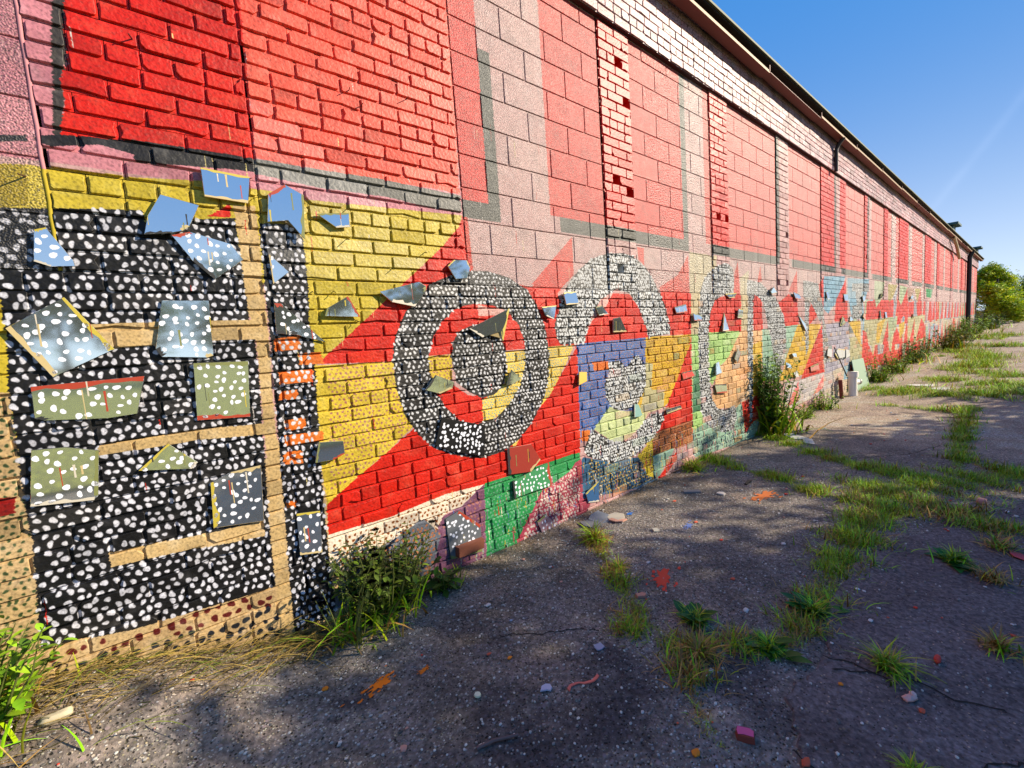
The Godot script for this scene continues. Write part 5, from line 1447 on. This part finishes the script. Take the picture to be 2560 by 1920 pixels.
	["tan", [8.590,1.077,9.021,1.057,9.425,0.787,9.489,0.529,8.594,0.543]],
	["red", [9.478,1.193,10.377,0.592,12.902,0.565,13.086,0.593,13.113,0.152,9.490,0.465]],
	["red", [9.830,1.756,13.392,1.817,13.423,1.339,9.715,1.376]],
	["palegreen", [10.511,2.201,11.379,2.199,11.252,1.872,10.592,1.614,10.490,1.862]],
	["olive", [11.779,2.171,12.806,2.176,12.293,1.850,11.836,1.744]],
	["tan", [9.637,1.369,11.852,1.389,11.805,0.776,10.117,0.823,9.586,1.120]],
	["red", [9.501,1.182,9.814,1.111,9.997,0.800,9.480,0.831]],
	["red", [11.780,1.322,11.224,0.792,11.807,0.725]],
	["palegreen", [13.019,2.182,14.024,2.135,13.224,1.677,12.956,1.785]],
	["palegreen", [11.777,1.390,12.808,1.408,12.659,1.089,11.876,0.858]],
	["red", [12.698,1.141,12.192,0.738,14.033,0.673,13.989,1.294,13.558,0.699]],
	["red", [12.819,1.963,12.873,1.749,12.388,1.572,12.380,1.712]],
	["red", [13.976,2.134,14.080,1.369,13.066,1.404,13.311,1.714]],
	["brown", [14.073,2.137,15.042,2.141,14.753,1.797,14.147,1.793]],
	["olive", [15.096,2.142,16.057,2.165,15.516,1.761]],
	["green", [16.793,2.194,18.224,2.194,17.900,1.910,16.951,1.922]],
	["red", [16.057,2.165,16.252,1.399,14.178,1.368,14.150,1.755,15.516,1.761]],
	["tan", [14.082,1.350,16.750,1.392,16.704,0.618,14.134,0.628]],
	["red", [15.111,1.332,14.330,0.657,14.954,0.623]],
	["red", [16.140,1.314,15.279,0.647,16.823,0.701,16.785,1.059]],
	["yel_o", [10.733,1.282,11.557,1.377,11.277,1.218,10.880,0.844,10.616,0.858]],
	["yel_o", [12.991,1.205,13.706,1.262,13.541,0.964,13.102,0.797]],
	["ink", [-1.981,2.011,-1.566,2.053,-1.564,2.004,-1.411,2.036,-1.246,2.062,-1.243,1.979,-1.231,1.755,-1.242,1.598,-1.227,1.511,-1.229,1.364,-1.241,1.121,-1.243,1.060,-1.265,0.683,-1.267,0.543,-1.271,0.319,-1.452,0.330,-1.623,0.344,-1.796,0.359,-2.045,0.412,-2.019,0.811,-2.020,1.030,-2.013,1.219,-2.011,1.361,-1.993,1.560,-1.989,1.692,-1.991,1.735,-2.014,1.735]],
	["ink", [-1.154,2.051,-1.006,2.062,-0.967,1.997,-0.967,1.762,-0.982,1.592,-0.972,1.498,-0.984,1.262,-0.995,1.022,-1.003,0.867,-1.012,0.637,-1.017,0.386,-1.012,0.065,-1.219,0.046,-1.207,0.361,-1.194,0.661,-1.184,0.987,-1.174,1.208,-1.163,1.544,-1.160,1.757,-1.151,2.051]],
	["orange", [-1.148,1.514,-1.029,1.524,-1.037,1.455,-1.151,1.453]],
	["orange", [-1.145,1.356,-0.989,1.353,-0.995,1.291,-1.149,1.292]],
	["orange", [-1.156,1.259,-1.072,1.260,-1.076,1.214,-1.157,1.217]],
	["orange", [-1.144,1.116,-1.051,1.120,-1.057,1.057,-1.147,1.062]],
	["orange", [-1.152,1.044,-0.975,1.034,-0.977,0.981,-1.158,0.987]],
	["orange", [-1.167,0.965,-1.087,0.956,-1.087,0.888,-1.174,0.908]],
	["orange", [-1.050,1.436,-0.943,1.437,-0.934,1.376,-1.052,1.379]],
	["orange", [-1.233,1.016,-1.189,1.019,-1.198,0.905,-1.245,0.905]],
	["orange", [-1.165,0.959,-1.084,0.950,-1.087,0.891,-1.174,0.903]],
	["orange", [-1.184,0.721,-1.135,0.711,-1.136,0.675,-1.184,0.686]],
	["*dot", [-1.981,2.011,-1.566,2.053,-1.564,2.004,-1.411,2.036,-1.246,2.062,-1.243,1.979,-1.231,1.755,-1.242,1.598,-1.227,1.511,-1.229,1.364,-1.241,1.121,-1.243,1.060,-1.265,0.683,-1.267,0.543,-1.271,0.319,-1.452,0.330,-1.623,0.344,-1.796,0.359,-2.045,0.412,-2.019,0.811,-2.020,1.030,-2.013,1.219,-2.011,1.361,-1.993,1.560,-1.989,1.692,-1.991,1.735,-2.014,1.735], 0.0375, 0.0116],
	["*dot", [-1.154,2.051,-1.006,2.062,-0.967,1.997,-0.967,1.762,-0.982,1.592,-0.972,1.498,-0.984,1.262,-0.995,1.022,-1.003,0.867,-1.012,0.637,-1.017,0.386,-1.012,0.065,-1.219,0.046,-1.207,0.361,-1.194,0.661,-1.184,0.987,-1.174,1.208,-1.163,1.544,-1.160,1.757,-1.151,2.051], 0.0360, 0.0113],
	["sand", [-1.807,1.599,-1.578,1.604,-1.170,1.605,-1.173,1.515,-1.383,1.517,-1.589,1.509,-1.760,1.500,-1.816,1.503]],
	["sand", [-1.804,1.127,-1.682,1.131,-1.483,1.134,-1.231,1.118,-1.229,1.065,-1.489,1.089,-1.637,1.088,-1.808,1.090]],
	["sand", [-1.827,0.697,-1.633,0.680,-1.491,0.667,-1.287,0.658,-1.287,0.582,-1.486,0.605,-1.634,0.624,-1.825,0.638]],
	["sand", [-1.246,2.116,-1.158,2.128,-1.157,2.015,-1.166,1.757,-1.166,1.581,-1.177,1.360,-1.190,1.059,-1.181,1.017,-1.209,0.634,-1.211,0.363,-1.217,0.045,-1.282,0.042,-1.271,0.319,-1.267,0.543,-1.247,0.847,-1.239,1.044,-1.227,1.364,-1.225,1.511,-1.241,1.655,-1.243,1.979]],
	["red", [-1.348,2.058,-1.257,2.121,-1.264,2.062]],
	["sand_d", [-2.045,0.411,-1.796,0.357,-1.623,0.342,-1.452,0.328,-1.272,0.315,-1.279,0.040,-1.474,0.075,-1.792,0.178,-2.042,0.268]],
	["*maroon", [-2.042,0.403,-1.797,0.352,-1.624,0.336,-1.453,0.321,-1.280,0.311,-1.282,0.232,-1.633,0.255,-1.873,0.303,-2.029,0.337], 0.0450, 0.0125],
	["*navy2", [-2.029,0.337,-1.873,0.303,-1.633,0.255,-1.282,0.232,-1.281,0.053,-1.472,0.090,-1.791,0.191,-2.035,0.289], 0.0450, 0.0130],
	["red", [-0.191,1.187,-0.083,1.104,0.030,1.063,0.019,0.888,-0.157,0.944,-0.249,1.048,-0.316,1.149]],
	["red", [1.062,1.373,1.097,1.457,1.204,1.592,1.300,1.680,1.451,1.772,1.692,1.770,1.823,1.653,1.909,1.496,1.963,1.377]],
	["redl", [2.190,1.844,2.535,1.976,2.744,2.189,2.749,1.762,2.236,1.726]],
	["red", [2.186,1.785,2.325,1.832,2.754,1.842,2.733,1.373,2.323,1.384,2.257,1.637]],
	["redl", [1.856,2.194,1.959,2.189,1.953,2.035,1.867,2.085]],
	["ink2", [-0.562,1.380,-0.531,1.502,-0.460,1.633,-0.375,1.696,-0.283,1.798,-0.148,1.849,-0.007,1.889,0.153,1.897,0.335,1.864,0.484,1.788,0.579,1.668,0.642,1.509,0.669,1.300,0.641,1.127,0.580,0.983,0.459,0.839,0.330,0.738,0.184,0.679,-0.001,0.671,-0.121,0.703,-0.245,0.751,-0.359,0.815,-0.453,0.919,-0.520,1.042,-0.557,1.202,-0.562,1.380,-0.336,1.373,-0.335,1.269,-0.305,1.152,-0.249,1.048,-0.157,0.949,-0.029,0.902,0.125,0.917,0.255,0.995,0.373,1.123,0.423,1.273,0.430,1.428,0.389,1.538,0.312,1.615,0.183,1.668,0.033,1.683,-0.052,1.669,-0.135,1.640,-0.231,1.565,-0.300,1.464,-0.336,1.373]],
	["*dot2", [-0.562,1.380,-0.531,1.502,-0.460,1.633,-0.375,1.696,-0.283,1.798,-0.148,1.849,-0.007,1.889,0.153,1.897,0.335,1.864,0.484,1.788,0.579,1.668,0.642,1.509,0.669,1.300,0.641,1.127,0.580,0.983,0.459,0.839,0.330,0.738,0.184,0.679,-0.001,0.671,-0.121,0.703,-0.245,0.751,-0.359,0.815,-0.453,0.919,-0.520,1.042,-0.557,1.202,-0.562,1.380,-0.336,1.373,-0.335,1.269,-0.305,1.152,-0.249,1.048,-0.157,0.949,-0.029,0.902,0.125,0.917,0.255,0.995,0.373,1.123,0.423,1.273,0.430,1.428,0.389,1.538,0.312,1.615,0.183,1.668,0.033,1.683,-0.052,1.669,-0.135,1.640,-0.231,1.565,-0.300,1.464,-0.336,1.373], 0.0305, 0.0094],
	["pinkc", [0.051,1.676,0.143,1.658,0.274,1.647,0.257,1.605,0.050,1.603]],
	["ink2", [-0.180,1.352,-0.154,1.447,-0.102,1.513,0.008,1.549,0.119,1.536,0.218,1.480,0.255,1.372,0.256,1.233,0.212,1.130,0.127,1.077,0.024,1.069,-0.069,1.122,-0.156,1.193]],
	["*dot2", [-0.180,1.352,-0.154,1.447,-0.102,1.513,0.008,1.549,0.119,1.536,0.218,1.480,0.255,1.372,0.256,1.233,0.212,1.130,0.127,1.077,0.024,1.069,-0.069,1.122,-0.156,1.193], 0.0300, 0.0095],
	["ink2", [0.795,1.374,0.750,1.435,0.742,1.529,0.791,1.621,0.843,1.738,0.939,1.847,1.074,1.960,1.231,2.049,1.414,2.100,1.629,2.120,1.809,2.095,1.996,2.009,2.138,1.857,2.259,1.667,2.324,1.485,2.340,1.396,1.963,1.377,1.909,1.496,1.824,1.667,1.692,1.776,1.518,1.813,1.345,1.742,1.206,1.617,1.108,1.481,1.058,1.374]],
	["*dot3", [0.795,1.374,0.750,1.435,0.742,1.529,0.791,1.621,0.843,1.738,0.939,1.847,1.074,1.960,1.231,2.049,1.414,2.100,1.629,2.120,1.809,2.095,1.996,2.009,2.138,1.857,2.259,1.667,2.324,1.485,2.340,1.396,1.963,1.377,1.909,1.496,1.824,1.667,1.692,1.776,1.518,1.813,1.345,1.742,1.206,1.617,1.108,1.481,1.058,1.374], 0.0305, 0.0131],
	["pinkc", [1.293,1.719,1.451,1.772,1.359,1.667,1.170,1.542,1.097,1.457,1.206,1.617]],
	["ink2", [1.343,1.198,1.513,1.197,1.597,1.121,1.719,1.209,1.791,1.218,1.892,1.095,1.897,0.992,1.866,0.908,1.733,0.767,1.568,0.749,1.394,0.783,1.298,0.897,1.287,1.018,1.355,1.090]],
	["*dot3", [1.343,1.198,1.513,1.197,1.597,1.121,1.719,1.209,1.791,1.218,1.892,1.095,1.897,0.992,1.866,0.908,1.733,0.767,1.568,0.749,1.394,0.783,1.298,0.897,1.287,1.018,1.355,1.090], 0.0305, 0.0131],
	["ink2", [1.101,0.664,1.212,0.592,1.367,0.503,1.537,0.472,1.724,0.534,1.926,0.659,2.156,0.630,2.166,0.576,2.066,0.481,1.908,0.401,1.614,0.299,1.353,0.318,1.156,0.396,1.027,0.451,0.987,0.523]],
	["*dot3", [1.101,0.664,1.212,0.592,1.367,0.503,1.537,0.472,1.724,0.534,1.926,0.659,2.156,0.630,2.166,0.576,2.066,0.481,1.908,0.401,1.614,0.299,1.353,0.318,1.156,0.396,1.027,0.451,0.987,0.523], 0.0305, 0.0131],
	["ink2", [2.912,1.535,2.954,1.798,3.072,1.966,3.326,2.104,3.553,2.152,3.740,2.118,3.791,1.994,3.751,1.771,3.496,1.798,3.269,1.726,3.161,1.598,3.106,1.378,3.091,1.123,3.104,0.863,3.135,0.649,3.273,0.509,3.462,0.462,3.706,0.481,3.760,0.316,3.650,0.202,3.448,0.201,3.185,0.268,2.978,0.394,2.891,0.546,2.870,0.972,2.883,1.387]],
	["*dot3", [2.912,1.535,2.954,1.798,3.072,1.966,3.326,2.104,3.553,2.152,3.740,2.118,3.791,1.994,3.751,1.771,3.496,1.798,3.269,1.726,3.161,1.598,3.106,1.378,3.091,1.123,3.104,0.863,3.135,0.649,3.273,0.509,3.462,0.462,3.706,0.481,3.760,0.316,3.650,0.202,3.448,0.201,3.185,0.268,2.978,0.394,2.891,0.546,2.870,0.972,2.883,1.387], 0.0305, 0.0131],
	["ink2", [4.145,1.989,4.541,1.964,4.997,1.787,5.279,1.534,5.384,1.179,5.241,0.745,5.068,0.696,4.913,0.990,4.767,1.335,4.580,1.715,4.352,1.812,4.284,1.743,4.187,0.205,4.108,0.199,4.094,1.378]],
	["*dot3", [4.145,1.989,4.541,1.964,4.997,1.787,5.279,1.534,5.384,1.179,5.241,0.745,5.068,0.696,4.913,0.990,4.767,1.335,4.580,1.715,4.352,1.812,4.284,1.743,4.187,0.205,4.108,0.199,4.094,1.378], 0.0315, 0.0132],
	["ink2", [4.735,1.828,5.267,1.534,5.387,1.268,4.979,1.306,4.717,1.357,4.775,1.541]],
	["*dot3", [4.735,1.828,5.267,1.534,5.387,1.268,4.979,1.306,4.717,1.357,4.775,1.541], 0.0315, 0.0132],
	["ink2", [6.123,2.050,6.807,2.025,7.037,1.612,6.891,1.384,6.359,1.760,6.287,0.987,6.166,0.899,6.134,1.617]],
	["*dot3", [6.123,2.050,6.807,2.025,7.037,1.612,6.891,1.384,6.359,1.760,6.287,0.987,6.166,0.899,6.134,1.617], 0.0315, 0.0132],
	["ink2", [6.896,1.764,7.115,1.353,7.447,0.724,7.026,0.705,6.993,1.356]],
	["*dot3", [6.896,1.764,7.115,1.353,7.447,0.724,7.026,0.705,6.993,1.356], 0.0315, 0.0132],
	["ink2", [8.784,2.085,9.966,2.122,9.970,1.959,9.460,1.949,9.468,1.517,9.307,1.404,8.790,1.414,8.738,1.662,9.040,1.676,9.037,1.941,8.785,1.936]],
	["*dot3", [8.784,2.085,9.966,2.122,9.970,1.959,9.460,1.949,9.468,1.517,9.307,1.404,8.790,1.414,8.738,1.662,9.040,1.676,9.037,1.941,8.785,1.936], 0.0315, 0.0132],
	["gray2", [12.934,2.162,12.370,1.903,12.318,1.363,12.561,1.359,12.779,1.927]],
	["gray2", [14.680,2.053,15.289,1.801,15.436,1.389,14.894,1.356,14.967,1.758]],
	["gray2", [9.361,1.375,9.526,1.371,9.507,0.888,9.369,0.896]],
	["*dot3", [9.361,1.375,9.526,1.371,9.507,0.888,9.369,0.896], 0.0315, 0.0132],
]
const SHARD_AT := [
	[-1.354,2.252,-1.170,2.249,-1.190,2.128,-1.354,2.131],
	[-1.504,2.118,-1.378,2.091,-1.421,1.998,-1.448,1.976,-1.485,1.965,-1.573,1.951,-1.554,2.027],
	[-1.486,1.958,-1.423,1.978,-1.277,1.941,-1.236,1.875,-1.354,1.782,-1.424,1.856],
	[-1.104,2.182,-1.028,2.237,-0.949,2.199,-0.968,1.987,-1.033,2.069,-1.122,2.052],
	[-0.895,2.120,-0.738,2.143,-0.738,2.071,-0.807,2.060],
	[-1.880,1.940,-1.850,1.951,-1.790,1.834,-1.788,1.814,-1.854,1.810,-1.894,1.827],
	[-1.989,1.588,-1.914,1.642,-1.831,1.699,-1.715,1.498,-1.894,1.405],
	[-1.548,1.689,-1.387,1.690,-1.397,1.450,-1.421,1.442,-1.575,1.457,-1.591,1.490],
	[-1.955,1.377,-1.638,1.384,-1.677,1.235,-1.765,1.230,-1.937,1.250,-1.959,1.262],
	[-1.473,1.422,-1.269,1.415,-1.288,1.158,-1.487,1.174],
	[-1.980,1.149,-1.893,1.142,-1.806,1.111,-1.828,0.935,-1.841,0.920,-2.007,0.944],
	[-1.701,1.004,-1.596,1.094,-1.505,0.992,-1.530,0.969],
	[-1.471,0.891,-1.391,0.921,-1.272,0.926,-1.288,0.659,-1.483,0.686],
	[-1.131,1.907,-1.053,1.827,-1.127,1.769],
	[-1.133,1.680,-1.103,1.677,-0.919,1.483,-1.051,1.525,-1.139,1.536],
	[-0.912,1.614,-0.897,1.653,-0.788,1.714,-0.733,1.607],
	[-0.611,1.741,-0.364,1.804,-0.321,1.779,-0.329,1.751,-0.408,1.660,-0.549,1.686],
	[-0.043,1.521,0.294,1.647,0.213,1.428,0.193,1.492,0.049,1.462],
	[-0.165,1.905,-0.117,1.945,-0.025,1.946,-0.006,1.904,-0.036,1.835,-0.117,1.827],
	[-0.387,1.172,-0.311,1.253,-0.190,1.197,-0.205,1.159,-0.295,1.137],
	[0.219,1.129,0.270,1.232,0.354,1.158,0.281,1.133],
	[-1.010,0.982,-0.891,0.966,-0.890,0.899,-0.948,0.878,-1.036,0.882],
	[-0.293,0.993,-0.235,0.969,0.019,0.888,-0.000,0.683,-0.243,0.767,-0.353,0.830],
	[0.601,1.657,0.753,1.668,0.703,1.564,0.634,1.589],
	[0.828,1.762,0.985,1.776,0.995,1.680,0.837,1.668],
	[1.413,1.556,1.509,1.568,1.599,1.440,1.414,1.442],
	[2.397,1.651,2.620,1.682,2.630,1.600,2.422,1.587],
	[2.738,1.589,2.930,1.559,2.910,1.510,2.732,1.506],
	[3.465,1.586,3.531,1.380,3.359,1.377],
	[3.797,1.629,3.931,1.619,3.926,1.516,3.767,1.519],
	[3.496,1.798,3.733,1.811,3.689,1.756,3.570,1.751],
	[3.149,0.902,3.210,1.027,3.310,1.040,3.341,0.909],
	[3.186,0.792,3.459,0.766,3.453,0.665,3.209,0.689],
	[3.652,1.045,3.740,1.159,3.829,1.097,3.752,0.981],
	[1.209,1.655,1.289,1.668,1.354,1.596,1.232,1.585],
	[1.643,0.674,1.676,0.790,1.746,0.772,1.775,0.681,1.726,0.667],
	[0.933,1.046,0.960,1.149,1.042,1.141,1.027,1.067],
	[4.762,1.849,4.842,1.912,4.971,1.832,4.812,1.819],
	[5.622,1.861,5.822,1.824,5.852,1.744,5.663,1.765],
	[5.814,1.538,6.075,1.405,6.173,1.211,5.974,1.384],
	[7.104,1.894,7.186,1.909,7.242,1.767,7.119,1.761],
	[7.900,1.303,7.994,1.482,8.137,1.324,7.994,1.300],
	[7.580,0.823,7.760,0.907,8.138,0.869,8.090,0.730,7.714,0.725],
	[8.168,0.695,8.236,0.863,8.488,0.832,8.509,0.728],
	[7.109,0.830,7.193,0.943,7.405,0.916,7.318,0.774],
	[6.303,0.717,6.634,0.738,6.709,0.617,6.337,0.627],
	[5.601,0.687,5.728,0.710,5.758,0.613,5.630,0.615],
	[5.486,0.982,5.703,0.979,5.702,0.909,5.533,0.922],
	[5.333,0.870,5.451,0.827,5.479,0.756,5.330,0.781],
	[2.162,0.666,2.448,0.662,2.475,0.626,2.173,0.622],
	[2.499,0.991,2.684,0.998,2.728,0.936,2.510,0.919],
	[8.128,1.871,8.355,1.881,8.332,1.742,8.150,1.741],
	[9.381,1.848,9.544,1.872,9.630,1.764,9.410,1.726],
	[10.845,1.851,10.975,1.948,11.182,1.871,10.980,1.820],
	[9.360,1.446,9.523,1.517,9.635,1.471,9.526,1.371],
	[10.829,1.359,10.855,1.549,10.989,1.564,10.962,1.372],
	[11.355,1.381,11.371,1.521,11.515,1.511,11.484,1.379],
	[7.951,1.327,8.061,1.455,8.196,1.347,8.039,1.305],
	[8.474,1.380,8.545,1.473,8.716,1.388,8.546,1.372],
	[14.290,1.852,14.384,1.931,14.588,1.914,14.442,1.834],
	[14.562,1.342,14.626,1.440,14.784,1.418,14.739,1.319],
	[0.199,0.694,0.414,0.678,0.494,0.550,0.396,0.480,0.196,0.507],
	[0.219,0.456,0.586,0.505,0.594,0.322,0.383,0.332,0.221,0.332],
	[-0.323,0.353,-0.224,0.378,-0.074,0.236,-0.085,0.062,-0.315,0.091],
	[0.423,0.096,0.520,0.125,0.654,-0.054,0.487,-0.070],
	[0.960,0.158,1.121,0.221,1.126,0.044,0.991,0.071],
	[-1.146,0.646,-1.037,0.629,-1.052,0.417,-1.154,0.438],
]
const GRASS_AT := [
	["wallmid", 0.16, [4.441,-0.011,3.945,0.575,3.620,1.009,3.465,1.404,3.379,1.728]],
	["main", 0.44, [2.561,1.430,3.005,1.637,3.430,1.890,3.755,2.107,3.988,2.304]],
	["branch", 0.12, [2.480,-0.018,2.957,0.040,2.751,0.469,2.737,0.806,2.483,1.171,2.473,1.478]],
	["clump", 0.22, [2.657,1.769,2.684,1.937,2.533,2.125,2.264,2.179]],
	["mid", 0.17, [2.559,1.654,1.982,1.557,1.623,1.612,1.291,1.623,0.856,1.653]],
	["mid2", 0.12, [0.758,1.661,0.424,1.651,0.311,1.580,0.228,1.457,0.073,1.366,0.108,1.155,-0.073,1.046]],
	["low", 0.09, [0.086,1.359,-0.032,1.434,-0.128,1.506,-0.219,1.590,-0.248,1.662]],
	["left", 0.09, [0.710,0.297,0.490,0.561,0.281,0.878,0.160,1.053,0.108,1.155]],
	["vert", 0.12, [3.912,1.875,4.908,1.805,6.294,1.728,7.327,1.691]],
	["f1", 0.60, [8.916,-0.166,8.794,0.324,8.566,0.861,8.305,1.336]],
	["f2", 0.65, [8.305,1.336,8.532,1.655,8.754,1.964,8.952,2.205]],
	["f2b", 0.45, [9.967,1.629,9.699,1.858,9.484,2.196]],
	["f3", 0.16, [7.191,0.605,7.098,0.940,6.980,1.288,6.965,1.593,6.565,1.707,6.171,1.738]],
	["f4", 0.40, [10.537,0.737,10.225,1.154,10.085,1.361]],
	["f5", 0.50, [11.815,0.973,12.163,1.256,13.266,1.419,14.684,1.472,15.756,1.148,17.054,0.688]],
	["f6", 0.50, [11.827,1.336,11.227,1.710,10.804,2.104]],
	["f7", 0.80, [22.305,0.534,21.614,1.033,21.592,1.460]],
	["f8", 0.70, [18.494,0.422,18.714,0.941,17.991,1.483,18.591,2.050]],
	["f9", 0.30, [15.237,0.430,15.198,0.600]],
	["f10", 0.30, [14.806,0.867,14.779,1.002]],
	["f11", 0.60, [23.373,0.869,23.612,1.381,22.435,1.571]],
]
